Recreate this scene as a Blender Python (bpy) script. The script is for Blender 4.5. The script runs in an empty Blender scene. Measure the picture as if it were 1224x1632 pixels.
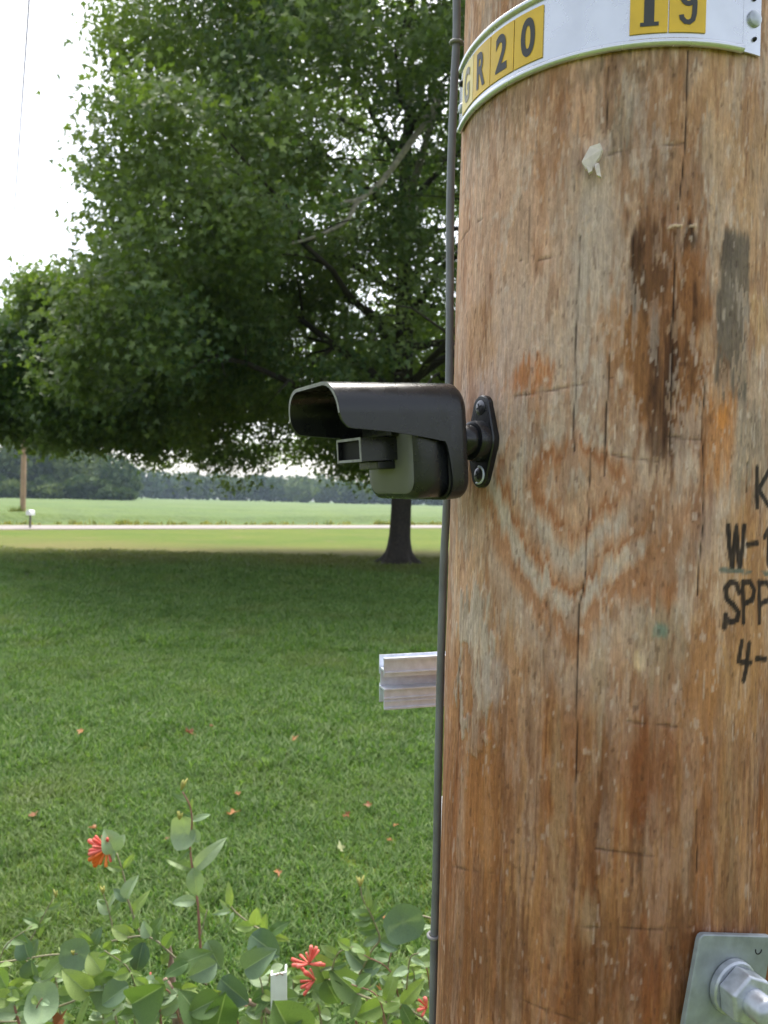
import bpy, bmesh, math, random
import numpy as np
from mathutils import Vector, Matrix, Quaternion

random.seed(7)
rng = np.random.default_rng(7)
S = bpy.context.scene
COL = S.collection
R = math.radians

# ------------------------------------------------------------------ camera
F = 1226.0                      # focal length in photo pixels (photo 1224 x 1632)
EYE = Vector((0.0, 0.0, 1.6))
PITCH, ROLL = -15.0 / F, R(1.38)
cam = bpy.data.cameras.new('camera')
cam.sensor_fit = 'VERTICAL'
cam.sensor_height = 36.0
cam.sensor_width = 27.0
cam.lens = 36.0 * F / 1632.0
cam.clip_start = 0.02
cam.clip_end = 5000.0
cam.dof.use_dof = True
cam.dof.focus_distance = 0.64
cam.dof.aperture_fstop = cam.lens / 2.0
cam.dof.aperture_blades = 0
cam_ob = bpy.data.objects.new('camera', cam)
COL.objects.link(cam_ob)
cam_ob.matrix_world = (Matrix.Translation(EYE) @ Matrix.Rotation(math.pi / 2 + PITCH, 4, 'X')
                       @ Matrix.Rotation(ROLL, 4, 'Z'))
S.camera = cam_ob

# ------------------------------------------------------------------ sky and sun
SUN_EL, SUN_AZ = R(61), R(6)            # azimuth from +Y towards +X
world = bpy.data.worlds.new('World')
S.world = world
world.use_nodes = True
wn, wl = world.node_tree.nodes, world.node_tree.links
sky = wn.new('ShaderNodeTexSky')
sky.sky_type = 'NISHITA'
sky.sun_disc = False
sky.sun_elevation = SUN_EL
sky.sun_rotation = SUN_AZ
sky.altitude = 200
sky.air_density = 1.0
sky.dust_density = 4.0
sky.ozone_density = 1.0
hs = wn.new('ShaderNodeHueSaturation')   # thin high cloud takes the blue out of the sky
hs.inputs['Saturation'].default_value = 0.42
hs.inputs['Value'].default_value = 1.0
wl.new(sky.outputs[0], hs.inputs['Color'])
bgn = wn['Background']
bgn.inputs['Strength'].default_value = 0.15
wl.new(hs.outputs[0], bgn.inputs['Color'])

sun = bpy.data.lights.new('sun', 'SUN')
sun.energy = 2.6
sun.angle = R(45)
sun.color = (1.0, 0.95, 0.86)
sun_ob = bpy.data.objects.new('sun', sun)
COL.objects.link(sun_ob)
sdir = Vector((math.sin(SUN_AZ) * math.cos(SUN_EL), math.cos(SUN_AZ) * math.cos(SUN_EL), math.sin(SUN_EL)))
sun_ob.rotation_euler = sdir.to_track_quat('Z', 'Y').to_euler()
sun_ob.location = (0, 0, 30)

S.view_settings.view_transform = 'Standard'
S.view_settings.look = 'None'
S.view_settings.gamma = 1.0
S.view_settings.exposure = 1.4
S.view_settings.use_curve_mapping = False
S.cycles.use_denoising = True
S.cycles.max_bounces = 8
S.cycles.transparent_max_bounces = 8

# ------------------------------------------------------------------ helpers
CR, SR = math.cos(ROLL), math.sin(ROLL)
CP, SP = math.cos(PITCH), math.sin(PITCH)


def ray(u, v):
    du, dv = u - 612.0, v - 816.0
    x = (du * CR + dv * SR) / F
    y = (-du * SR + dv * CR) / F
    return Vector((x, CP + y * SP, SP - y * CP))


def at(u, v, Y):
    d = ray(u, v)
    return EYE + d * (Y / d.y)


def on_ground(u, v, z=0.0):
    d = ray(u, v)
    return EYE + d * ((z - EYE.z) / d.z)


def tag(o, label=None, cat=None, group=None, kind=None):
    if label: o['label'] = label
    if cat: o['category'] = cat
    if group: o['group'] = group
    if kind: o['kind'] = kind
    return o


def empty(name, loc=(0, 0, 0)):
    o = bpy.data.objects.new(name, None)
    o.empty_display_size = 0.05
    o.location = loc
    COL.objects.link(o)
    return o


def mesh_obj(name, verts, faces, mat=None, parent=None, smooth=True, mats=None):
    me = bpy.data.meshes.new(name)
    me.from_pydata([tuple(v) for v in verts], [], [tuple(f) for f in faces])
    if mat: me.materials.append(mat)
    if smooth: me.polygons.foreach_set('use_smooth', [True] * len(me.polygons))
    me.update()
    o = bpy.data.objects.new(name, me)
    COL.objects.link(o)
    if parent: o.parent = parent
    return o


def link_mesh(name, me, parent=None, mw=None):
    o = bpy.data.objects.new(name, me)
    COL.objects.link(o)
    if parent: o.parent = parent
    if mw is not None: o.matrix_basis = mw
    return o


def np_mesh(name, V, Fc, mat, smooth=True, col=None, colname='tint'):
    """V (n,3) array, Fc (m,k) int array."""
    me = bpy.data.meshes.new(name)
    n, (m, k) = len(V), Fc.shape
    me.vertices.add(n)
    me.vertices.foreach_set('co', np.ascontiguousarray(V, dtype=np.float32).ravel())
    me.loops.add(m * k)
    me.loops.foreach_set('vertex_index', Fc.astype(np.int32).ravel())
    me.polygons.add(m)
    me.polygons.foreach_set('loop_start', np.arange(0, m * k, k, dtype=np.int32))
    me.polygons.foreach_set('loop_total', np.full(m, k, dtype=np.int32))
    me.polygons.foreach_set('use_smooth', np.full(m, smooth, dtype=bool))
    if mat: me.materials.append(mat)
    if col is not None:
        a = me.attributes.new(colname, 'FLOAT_COLOR', 'POINT')
        c4 = np.ones((n, 4), dtype=np.float32)
        c4[:, :3] = col
        a.data.foreach_set('color', c4.ravel())
    me.update(calc_edges=True)
    return me


class MB:
    def __init__(self): self.v, self.f = [], []

    def add(self, verts, faces):
        b = len(self.v)
        self.v += [Vector(p) for p in verts]
        self.f += [tuple(i + b for i in q) for q in faces]
        return self

    def box(self, x0, x1, y0, y1, z0, z1):
        vs = [(x, y, z) for x in (x0, x1) for y in (y0, y1) for z in (z0, z1)]
        return self.add(vs, [(0, 1, 3, 2), (4, 6, 7, 5), (0, 4, 5, 1), (2, 3, 7, 6), (0, 2, 6, 4), (1, 5, 7, 3)])

    def tube(self, pts, rad, n=8, cap=True):
        pts = [Vector(p) for p in pts]
        k = len(pts)
        rad = [rad] * k if not hasattr(rad, '__len__') else rad
        vs, fs = [], []
        t0 = (pts[1] - pts[0]).normalized()
        u = t0.orthogonal().normalized()
        for i, p in enumerate(pts):
            t = (pts[min(i + 1, k - 1)] - pts[max(i - 1, 0)]).normalized()
            u = (u - t * u.dot(t)).normalized()
            w = t.cross(u)
            for j in range(n):
                a = 2 * math.pi * j / n
                vs.append(p + (u * math.cos(a) + w * math.sin(a)) * rad[i])
        for i in range(k - 1):
            for j in range(n):
                j2 = (j + 1) % n
                fs.append((i * n + j, i * n + j2, (i + 1) * n + j2, (i + 1) * n + j))
        if cap:
            fs.append(tuple(range(n))[::-1])
            fs.append(tuple((k - 1) * n + j for j in range(n)))
        return self.add(vs, fs)

    def lathe(self, prof, n=24, M=None, ngon=None):
        """prof: list of (r, z); axis local z."""
        vs, fs = [], []
        for r, z in prof:
            for j in range(n):
                a = 2 * math.pi * (j + 0.5) / n
                vs.append(Vector((r * math.cos(a), r * math.sin(a), z)))
        for i in range(len(prof) - 1):
            for j in range(n):
                j2 = (j + 1) % n
                fs.append((i * n + j, i * n + j2, (i + 1) * n + j2, (i + 1) * n + j))
        fs.append(tuple(range(n))[::-1])
        fs.append(tuple((len(prof) - 1) * n + j for j in range(n)))
        if M is not None: vs = [M @ v for v in vs]
        return self.add(vs, fs)

    def build(self, name, mat, parent=None, smooth=True, bevel=0.0, auto=35):
        o = mesh_obj(name, self.v, self.f, mat, parent, smooth)
        if bevel:
            b = o.modifiers.new('bevel', 'BEVEL')
            b.width = bevel; b.segments = 2; b.limit_method = 'ANGLE'; b.angle_limit = R(30)
        if smooth and auto:
            me = o.data
            bm = bmesh.new(); bm.from_mesh(me)
            for e in bm.edges:
                if len(e.link_faces) == 2 and e.calc_face_angle(0) > R(auto): e.smooth = False
            bm.to_mesh(me); bm.free()
        return o


def smoothpath(pts, n=6):
    """Catmull-Rom through points."""
    P = [Vector(p) for p in pts]
    P = [P[0] * 2 - P[1]] + P + [P[-1] * 2 - P[-2]]
    out = []
    for i in range(1, len(P) - 2):
        for k in range(n):
            t = k / n
            a, b, c, d = P[i - 1], P[i], P[i + 1], P[i + 2]
            out.append(0.5 * ((2 * b) + (c - a) * t + (2 * a - 5 * b + 4 * c - d) * t * t + (3 * b - a - 3 * c + d) * t ** 3))
    out.append(P[-2])
    return out


# numpy value noise ----------------------------------------------------------
def vnoise2(x, y, seed):
    r = np.random.default_rng(seed)
    T = r.random((256, 256))
    xi, yi = np.floor(x).astype(int), np.floor(y).astype(int)
    fx, fy = x - xi, y - yi
    fx, fy = fx * fx * (3 - 2 * fx), fy * fy * (3 - 2 * fy)
    a = T[xi % 256, yi % 256]; b = T[(xi + 1) % 256, yi % 256]
    c = T[xi % 256, (yi + 1) % 256]; d = T[(xi + 1) % 256, (yi + 1) % 256]
    return (a * (1 - fx) + b * fx) * (1 - fy) + (c * (1 - fx) + d * fx) * fy


def fbm2(x, y, seed, o=4):
    s, a, t = 0, 1.0, 0
    for i in range(o):
        s = s + a * vnoise2(x * 2 ** i + 17.3 * i, y * 2 ** i + 5.1 * i, seed + i)
        t += a; a *= 0.55
    return s / t


def vnoise3(x, y, z, seed):
    r = np.random.default_rng(seed)
    T = r.random((64, 64, 64))
    xi, yi, zi = (np.floor(q).astype(int) for q in (x, y, z))
    fx, fy, fz = x - xi, y - yi, z - zi
    fx, fy, fz = (q * q * (3 - 2 * q) for q in (fx, fy, fz))
    out = 0
    for i in (0, 1):
        for j in (0, 1):
            for k in (0, 1):
                w = (fx if i else 1 - fx) * (fy if j else 1 - fy) * (fz if k else 1 - fz)
                out = out + w * T[(xi + i) % 64, (yi + j) % 64, (zi + k) % 64]
    return out


def sstep(a, b, x):
    t = np.clip((x - a) / (b - a), 0, 1)
    return t * t * (3 - 2 * t)


def srgb(r, g, b):
    f = lambda c: (c / 255 / 12.92) if c / 255 <= 0.04045 else ((c / 255 + 0.055) / 1.055) ** 2.4
    return np.array([f(r), f(g), f(b)])


# ------------------------------------------------------------------ materials
def new_mat(name):
    m = bpy.data.materials.new(name)
    m.use_nodes = True
    nt = m.node_tree
    return m, nt.nodes, nt.links, nt.nodes['Principled BSDF'], nt.nodes['Material Output']


def simple(name, col, rough=0.5, metal=0.0, noise=0.0, nscale=40.0, bump=0.0, bscale=200.0, spec=0.5):
    m, n, l, p, o = new_mat(name)
    p.inputs['Base Color'].default_value = (*col, 1)
    p.inputs['Roughness'].default_value = rough
    p.inputs['Metallic'].default_value = metal
    p.inputs['Specular IOR Level'].default_value = spec
    tc = n.new('ShaderNodeTexCoord')
    if noise:
        t = n.new('ShaderNodeTexNoise'); t.inputs['Scale'].default_value = nscale; t.inputs['Detail'].default_value = 6
        l.new(tc.outputs['Object'], t.inputs['Vector'])
        mr = n.new('ShaderNodeMapRange')
        mr.inputs[1].default_value = 0.3; mr.inputs[2].default_value = 0.7
        mr.inputs[3].default_value = 1 - noise; mr.inputs[4].default_value = 1 + noise
        l.new(t.outputs['Fac'], mr.inputs[0])
        mx = n.new('ShaderNodeMix'); mx.data_type = 'RGBA'; mx.blend_type = 'MULTIPLY'
        mx.inputs['Factor'].default_value = 1
        mx.inputs['A'].default_value = (*col, 1)
        l.new(mr.outputs[0], mx.inputs['B'])
        l.new(mx.outputs['Result'], p.inputs['Base Color'])
        ra = n.new('ShaderNodeMapRange')
        ra.inputs[3].default_value = max(rough - 0.12, 0.03); ra.inputs[4].default_value = min(rough + 0.12, 1)
        l.new(t.outputs['Fac'], ra.inputs[0]); l.new(ra.outputs[0], p.inputs['Roughness'])
    if bump:
        t = n.new('ShaderNodeTexNoise'); t.inputs['Scale'].default_value = bscale; t.inputs['Detail'].default_value = 4
        l.new(tc.outputs['Object'], t.inputs['Vector'])
        b = n.new('ShaderNodeBump'); b.inputs['Strength'].default_value = bump; b.inputs['Distance'].default_value = 0.001
        l.new(t.outputs['Fac'], b.inputs['Height']); l.new(b.outputs[0], p.inputs['Normal'])
    return m


def leaf_mat(name, c0, c1, trans=0.35, attr=None, rough=0.5, spec=0.4, veins=False, tcol=None):
    """Leaf: diffuse/gloss plus translucency; colour varies by object or by a tint attribute."""
    m, n, l, p, o = new_mat(name)
    p.inputs['Roughness'].default_value = rough
    p.inputs['Specular IOR Level'].default_value = spec
    cr = n.new('ShaderNodeMix'); cr.data_type = 'RGBA'
    cr.inputs['A'].default_value = (*c0, 1); cr.inputs['B'].default_value = (*c1, 1)
    if attr:
        a = n.new('ShaderNodeAttribute'); a.attribute_name = attr
        sep = n.new('ShaderNodeSeparateColor'); l.new(a.outputs['Color'], sep.inputs[0])
        l.new(sep.outputs[0], cr.inputs['Factor'])
    else:
        oi = n.new('ShaderNodeObjectInfo'); l.new(oi.outputs['Random'], cr.inputs['Factor'])
    out = cr.outputs['Result']
    if veins:
        a = n.new('ShaderNodeAttribute'); a.attribute_name = 'vein'
        mx = n.new('ShaderNodeMix'); mx.data_type = 'RGBA'
        sep = n.new('ShaderNodeSeparateColor'); l.new(a.outputs['Color'], sep.inputs[0])
        l.new(sep.outputs[0], mx.inputs['Factor'])
        l.new(out, mx.inputs['A']); mx.inputs['B'].default_value = (0.30, 0.40, 0.20, 1)
        out = mx.outputs['Result']
        t = n.new('ShaderNodeTexNoise'); t.inputs['Scale'].default_value = 60; t.inputs['Detail'].default_value = 5
        mr = n.new('ShaderNodeMapRange'); mr.inputs[1].default_value = .3; mr.inputs[2].default_value = .7
        mr.inputs[3].default_value = 0.78; mr.inputs[4].default_value = 1.2
        tc = n.new('ShaderNodeTexCoord'); l.new(tc.outputs['Object'], t.inputs['Vector'])
        l.new(t.outputs['Fac'], mr.inputs[0])
        mm = n.new('ShaderNodeMix'); mm.data_type = 'RGBA'; mm.blend_type = 'MULTIPLY'; mm.inputs['Factor'].default_value = 1
        l.new(out, mm.inputs['A']); l.new(mr.outputs[0], mm.inputs['B'])
        out = mm.outputs['Result']
    l.new(out, p.inputs['Base Color'])
    tr = n.new('ShaderNodeBsdfTranslucent')
    g = n.new('ShaderNodeMix'); g.data_type = 'RGBA'; g.blend_type = 'MULTIPLY'; g.inputs['Factor'].default_value = 1
    l.new(out, g.inputs['A']); g.inputs['B'].default_value = (*(tcol or (1.5, 1.6, 0.6)), 1)
    l.new(g.outputs['Result'], tr.inputs['Color'])
    ms = n.new('ShaderNodeMixShader'); ms.inputs[0].default_value = trans
    l.new(p.outputs[0], ms.inputs[1]); l.new(tr.outputs[0], ms.inputs[2])
    l.new(ms.outputs[0], o.inputs['Surface'])
    return m


M = {}
M['plastic'] = simple('black_plastic', (0.010, 0.0108, 0.0138), 0.27, noise=0.12, nscale=60, bump=0.12, bscale=900)
M['plastic_skylit'] = simple('skylit_plastic', (0.12, 0.122, 0.118), 0.5, noise=0.08, nscale=50)  # skylight on the camera's front face, put in as a paler grey
M['plastic_rim'] = simple('pale_rim_plastic', (0.22, 0.22, 0.23), 0.45, noise=0.3, nscale=200)  # paler grey than the black shell, for the rim edges
M['glass_dark'] = simple('dark_lens_cover', (0.003, 0.003, 0.004), 0.6, spec=.2)
M['screw'] = simple('dark_screw', (0.16, 0.16, 0.17), 0.35, metal=0.9)
M['recess'] = simple('screw_recess', (0.005, 0.005, 0.005), 0.7)
M['alu'] = simple('aluminium', (0.62, 0.66, 0.75), 0.34, metal=0.25, noise=0.12, nscale=120)
M['tagalu'] = simple('tag_aluminium', (0.64, 0.66, 0.71), 0.28, metal=0.7, noise=0.16, nscale=16)
M['galv'] = simple('galvanised_steel', (0.25, 0.28, 0.30), 0.5, metal=0.25, noise=0.22, nscale=70, bump=0.15, bscale=260)
M['galvnut'] = simple('galvanised_nut', (0.42, 0.45, 0.50), 0.36, metal=0.5, noise=0.2, nscale=140)
M['yellow'] = simple('yellow_plate', (0.70, 0.44, 0.025), 0.42, noise=0.08, nscale=60)
M['yellow_faded'] = simple('faded_yellow_plate', (0.70, 0.55, 0.16), 0.4, noise=0.10, nscale=60)
M['ink'] = simple('dark_ink', (0.035, 0.036, 0.036), 0.5)
M['ink_faded'] = simple('faded_ink', (0.22, 0.20, 0.15), 0.5)
M['cable'] = simple('grey_cable', (0.15, 0.155, 0.17), 0.45, noise=0.2, nscale=30)
M['clip'] = simple('cable_clip', (0.22, 0.22, 0.22), 0.5)
M['white_plastic'] = simple('white_plastic', (0.74, 0.76, 0.78), 0.35, noise=0.06, nscale=50)
M['bark'] = simple('maple_bark', (0.034, 0.027, 0.022), 0.9, noise=0.45, nscale=14, bump=1.0, bscale=30)
M['branch'] = simple('branch_bark', (0.26, 0.235, 0.20), 0.9, noise=0.35, nscale=12)
M['farpole'] = simple('far_pole_wood', (0.36, 0.24, 0.16), 0.85, noise=0.2, nscale=3)
M['wire'] = simple('wire', (0.05, 0.05, 0.05), 0.6)
M['post'] = simple('mailbox_post', (0.10, 0.09, 0.08), 0.7)
M['splinter'] = simple('pale_splinter', (0.60, 0.53, 0.47), 0.85, noise=0.15, nscale=150)
M['dead'] = leaf_mat('dead_leaf', (0.20, 0.075, 0.025), (0.44, 0.20, 0.075), 0.15, tcol=(1.2, .8, .5))
M['pale_leaf'] = leaf_mat('pale_leaf', (0.40, 0.42, 0.22), (0.45, 0.46, 0.25), 0.2)
M['wood_dead'] = simple('dead_wood', (0.24, 0.17, 0.13), 0.9, noise=0.4, nscale=60, bump=.6, bscale=120)

# ------------------------------------------------------------------ ground
m, n, l, p, o = new_mat('lawn_soil')
tc = n.new('ShaderNodeTexCoord')
def nz(scale, det=5, vec=None, dist=0.0):
    t = n.new('ShaderNodeTexNoise'); t.inputs['Scale'].default_value = scale; t.inputs['Detail'].default_value = det
    t.inputs['Distortion'].default_value = dist
    l.new(vec or tc.outputs['Object'], t.inputs['Vector'])
    return t.outputs['Fac']
def mixc(fac, a, b, lo=0.35, hi=0.65, blend='MIX'):
    mr = n.new('ShaderNodeMapRange'); mr.inputs[1].default_value = lo; mr.inputs[2].default_value = hi
    l.new(fac, mr.inputs[0])
    x = n.new('ShaderNodeMix'); x.data_type = 'RGBA'; x.blend_type = blend
    l.new(mr.outputs[0], x.inputs['Factor'])
    for key, val in (('A', a), ('B', b)):
        if isinstance(val, tuple): x.inputs[key].default_value = (*val, 1)
        else: l.new(val, x.inputs[key])
    return x.outputs['Result']
c = mixc(nz(0.25, 6), (0.088, 0.140, 0.016), (0.135, 0.165, 0.026))
c = mixc(nz(3.0, 6), c, (0.085, 0.130, 0.022), 0.45, 0.75)
c = mixc(nz(0.6, 7), c, (0.19, 0.155, 0.07), 0.58, 0.78)
def dry_band(n, l, pos, noise_out):
    # thin dry turf round the outer drip line of the big tree
    sx = n.new('ShaderNodeSeparateXYZ'); l.new(pos, sx.inputs[0])
    ad_ = n.new('ShaderNodeMath'); ad_.operation = 'MULTIPLY_ADD'; ad_.inputs[1].default_value = 9.0
    l.new(noise_out, ad_.inputs[0]); l.new(sx.outputs[1], ad_.inputs[2])
    cr_ = n.new('ShaderNodeMapRange'); cr_.interpolation_type = 'SMOOTHSTEP'
    cr_.inputs[1].default_value = 20.5; cr_.inputs[2].default_value = 26; l.new(ad_.outputs[0], cr_.inputs[0])
    cd_ = n.new('ShaderNodeMapRange'); cd_.interpolation_type = 'SMOOTHSTEP'
    cd_.inputs[1].default_value = 27; cd_.inputs[2].default_value = 34; cd_.inputs[3].default_value = .75; cd_.inputs[4].default_value = 0
    l.new(ad_.outputs[0], cd_.inputs[0])
    mu = n.new('ShaderNodeMath'); mu.operation = 'MULTIPLY'; l.new(cr_.outputs[0], mu.inputs[0]); l.new(cd_.outputs[0], mu.inputs[1])
    return mu.outputs[0]
c = mixc(dry_band(n, l, tc.outputs['Object'], nz(0.35, 5)), c, (0.185, 0.150, 0.062), 0, 1)
c = mixc(nz(26, 5), c, (0.045, 0.065, 0.016), 0.42, 0.7)
l.new(c, p.inputs['Base Color'])
p.inputs['Roughness'].default_value = 0.95
p.inputs['Specular IOR Level'].default_value = 0.1
b = n.new('ShaderNodeBump'); b.inputs['Strength'].default_value = 1.0; b.inputs['Distance'].default_value = 0.05
l.new(nz(18, 6), b.inputs['Height']); l.new(b.outputs[0], p.inputs['Normal'])
M['lawn'] = m
g = MB()
xs = [-3000, -600, -200, -80, -40, -20, -10, -5, 0, 5, 10, 20, 40, 80, 200, 600, 3000]
ys = [-800, -100, -20, -5, 0, 3, 6, 10, 15, 20, 25, 30, 40, 60, 100, 250, 600, 3500]
vs = [(x, y, 0.0) for x in xs for y in ys]
ny = len(ys)
g.add(vs, [(i * ny + j, (i + 1) * ny + j, (i + 1) * ny + j + 1, i * ny + j + 1) for i in range(len(xs) - 1) for j in range(ny - 1)])
ground = g.build('ground', M['lawn'], auto=0)
tag(ground, 'mown green lawn running out to the road', 'lawn', kind='structure')

# road (light chip-seal lane crossing the view at a slant)
A0 = on_ground(0, 841); B0 = on_ground(700, 839.5)
A0.z = B0.z = 0
rd = (B0 - A0).normalized()
rn = Vector((-rd.y, rd.x, 0))
M['road'] = simple('chip_seal_road', (0.20, 0.178, 0.168), 0.9, noise=0.10, nscale=1.2)
def strip(name, s0, s1, z0, z1, mat, t0=-260, t1=500, n=60, jit=0.0):
    vs, fs = [], []
    for i in range(n + 1):
        t = t0 + (t1 - t0) * i / n
        for s, z in ((s0, z0), (s1, z1)):
            q = A0 + rd * t + rn * (s + random.uniform(-jit, jit))
            vs.append((q.x, q.y, z))
    for i in range(n): fs.append((2 * i, 2 * i + 2, 2 * i + 3, 2 * i + 1))
    return mesh_obj(name, vs, fs, mat)
road = strip('road', -2.1, 2.1, 0.03, 0.03, M['road'], jit=0.06, n=240)
tag(road, 'pale grey country road between lawn and field', 'road', kind='structure')
M['verge'] = simple('gravel_verge', (0.16, 0.14, 0.075), 0.95, noise=0.3, nscale=2)
verge = strip('road_verge', -2.6, 2.9, 0.012, 0.012, M['verge'], jit=0.2, n=240)
tag(verge, 'gravelly verge along the pale road', 'verge', kind='structure')

# soybean field: bumpy sheet of crop beyond the road
sv = np.concatenate([[4.6, 4.9, 5.3], np.geomspace(5.8, 700, 150)])
tv = np.linspace(-420, 620, 330)
TT, SS = np.meshgrid(tv, sv, indexing='ij')
H = 0.46 + 0.22 * (fbm2(TT * 0.35, SS * 0.6, 31, 4) - 0.5) * 2 + 0.10 * np.sin(SS * 2 * np.pi / 0.76 * 0.25)
H += 0.0
H *= sstep(4.5, 6.2, SS)
H += -0.02
PX = A0.x + rd.x * TT + rn.x * SS
PY = A0.y + rd.y * TT + rn.y * SS
V = np.stack([PX, PY, H], -1).reshape(-1, 3)
I = np.arange(len(tv) * len(sv)).reshape(len(tv), len(sv))
Fq = np.stack([I[:-1, :-1], I[1:, :-1], I[1:, 1:], I[:-1, 1:]], -1).reshape(-1, 4)
m, n, l, p, o = new_mat('soybean_crop')
tc = n.new('ShaderNodeTexCoord')
c = mixc(nz(0.06, 6), (0.055, 0.105, 0.020), (0.082, 0.125, 0.026))
c = mixc(nz(0.8, 6), c, (0.05, 0.085, 0.025), 0.45, 0.8)
c = mixc(nz(4, 4), c, (0.10, 0.14, 0.045), 0.5, 0.8)
l.new(c, p.inputs['Base Color'])
p.inputs['Roughness'].default_value = 0.8
p.inputs['Specular IOR Level'].default_value = 0.15
b = n.new('ShaderNodeBump'); b.inputs['Strength'].default_value = 1.0; b.inputs['Distance'].default_value = 0.12
l.new(nz(3.0, 6), b.inputs['Height']); l.new(b.outputs[0], p.inputs['Normal'])
field = link_mesh('soybean_field', np_mesh('soybean_field', V, Fq, m))
tag(field, 'low green soybean field stretching beyond the road', 'crop field', kind='structure')

# ------------------------------------------------------------------ grass
grass_mat = leaf_mat('grass_blade', (0.078, 0.156, 0.036), (0.225, 0.300, 0.110), 0.42, attr='tint', rough=0.45, spec=0.3, tcol=(1.2, 1.5, .6))
gn, gl = grass_mat.node_tree.nodes, grass_mat.node_tree.links
geo = gn.new('ShaderNodeNewGeometry')
def gnz(scale, det):
    t = gn.new('ShaderNodeTexNoise'); t.inputs['Scale'].default_value = scale; t.inputs['Detail'].default_value = det
    gl.new(geo.outputs['Position'], t.inputs['Vector'])
    return t.outputs['Fac']
def gmix(fac, b, lo, hi, amt):
    mr_ = gn.new('ShaderNodeMapRange'); mr_.inputs[1].default_value = lo; mr_.inputs[2].default_value = hi; mr_.inputs[4].default_value = amt
    gl.new(fac, mr_.inputs[0])
    for lk in [q for q in gl if q.to_node.type in ('BSDF_PRINCIPLED',) and q.to_socket.name == 'Base Color'] : src = lk.from_socket
    x = gn.new('ShaderNodeMix'); x.data_type = 'RGBA'
    gl.new(mr_.outputs[0], x.inputs['Factor']); gl.new(src, x.inputs['A']); x.inputs['B'].default_value = (*b, 1)
    gl.new(x.outputs['Result'], gn['Principled BSDF'].inputs['Base Color'])
    mul = [q for q in gn if q.type == 'MIX' and q.blend_type == 'MULTIPLY'][0]
    gl.new(x.outputs['Result'], mul.inputs['A'])
gmix(gnz(.9, 4), (0.205, 0.215, 0.085), .52, .74, .5)
gmix(gnz(2.6, 3), (0.060, 0.120, 0.030), .52, .75, .5)
gmix(dry_band(gn, gl, geo.outputs['Position'], gnz(.35, 5)), (0.20, 0.165, 0.07), 0, 1, .9)
tufts = bpy.data.collections.new('grass_tufts')
def tuft(seed, nb, rad, h0, h1, w):
    r = np.random.default_rng(seed)
    vs, fs, cs = [], [], []
    for i in range(nb):
        a, q = r.random() * 6.283, rad * math.sqrt(r.random())
        base = np.array([q * math.cos(a), q * math.sin(a), -0.004])
        h = r.uniform(h0, h1)
        d = r.random() * 6.283
        lean = r.uniform(0.1, 1.15) * h
        dv = np.array([math.cos(d), math.sin(d), 0]); sd = np.array([-dv[1], dv[0], 0])
        tw = r.uniform(-.6, .6); sd = sd * math.cos(tw) + dv * math.sin(tw)
        ww = w * r.uniform(.7, 1.3)
        k = len(vs)
        for t, wf in ((0, .9), (.45, 1), (.8, .7)):
            c0 = base + dv * lean * t ** 1.8 + np.array([0, 0, h * (t - .22 * t * t)])
            vs += [c0 - sd * ww * wf / 2, c0 + sd * ww * wf / 2]
        vs.append(base + dv * lean + np.array([0, 0, h * .78]))
        fs += [(k, k + 1, k + 3), (k, k + 3, k + 2), (k + 2, k + 3, k + 5), (k + 2, k + 5, k + 4), (k + 4, k + 5, k + 6)]
        dry = r.random()
        t = r.uniform(1.6, 2.6) if dry < .07 else r.random() ** 1.5
        cs += [[t] * 3] * 7
    me = np_mesh('grass_tuft', np.array(vs), np.array(fs), grass_mat, True, np.array(cs))
    o = bpy.data.objects.new('grass_tuft', me)
    tufts.objects.link(o)
for k in range(6): tuft(100 + k, 36, 0.060, 0.028, 0.066, 0.0046)

def grass_field(name, P, scl, label):
    me = bpy.data.meshes.new(name)
    me.vertices.add(len(P)); me.vertices.foreach_set('co', P.astype(np.float32).ravel())
    a = me.attributes.new('sc', 'FLOAT', 'POINT'); a.data.foreach_set('value', scl.astype(np.float32))
    a = me.attributes.new('rz', 'FLOAT_VECTOR', 'POINT')
    rv = np.zeros((len(P), 3), np.float32); rv[:, 2] = rng.random(len(P)) * 6.283
    rv[:, :2] = rng.normal(0, .12, (len(P), 2))
    a.data.foreach_set('vector', rv.ravel())
    o = bpy.data.objects.new(name, me); COL.objects.link(o)
    nt = bpy.data.node_groups.new(name, 'GeometryNodeTree')
    nt.interface.new_socket('Geometry', in_out='INPUT', socket_type='NodeSocketGeometry')
    nt.interface.new_socket('Geometry', in_out='OUTPUT', socket_type='NodeSocketGeometry')
    N, L = nt.nodes, nt.links
    gi, go = N.new('NodeGroupInput'), N.new('NodeGroupOutput')
    ci = N.new('GeometryNodeCollectionInfo'); ci.inputs['Collection'].default_value = tufts
    ci.inputs['Separate Children'].default_value = True; ci.inputs['Reset Children'].default_value = True
    ip = N.new('GeometryNodeInstanceOnPoints'); ip.inputs['Pick Instance'].default_value = True
    m2p = N.new('GeometryNodeMeshToPoints')
    na = N.new('GeometryNodeInputNamedAttribute'); na.data_type = 'FLOAT'; na.inputs[0].default_value = 'sc'
    nr = N.new('GeometryNodeInputNamedAttribute'); nr.data_type = 'FLOAT_VECTOR'; nr.inputs[0].default_value = 'rz'
    L.new(gi.outputs[0], m2p.inputs[0]); L.new(m2p.outputs[0], ip.inputs['Points'])
    L.new(ci.outputs[0], ip.inputs['Instance'])
    L.new(na.outputs[0], ip.inputs['Scale']); L.new(nr.outputs[0], ip.inputs['Rotation'])
    L.new(ip.outputs[0], go.inputs[0])
    md = o.modifiers.new('grass', 'NODES'); md.node_group = nt
    return tag(o, label, 'grass', kind='stuff')

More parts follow.
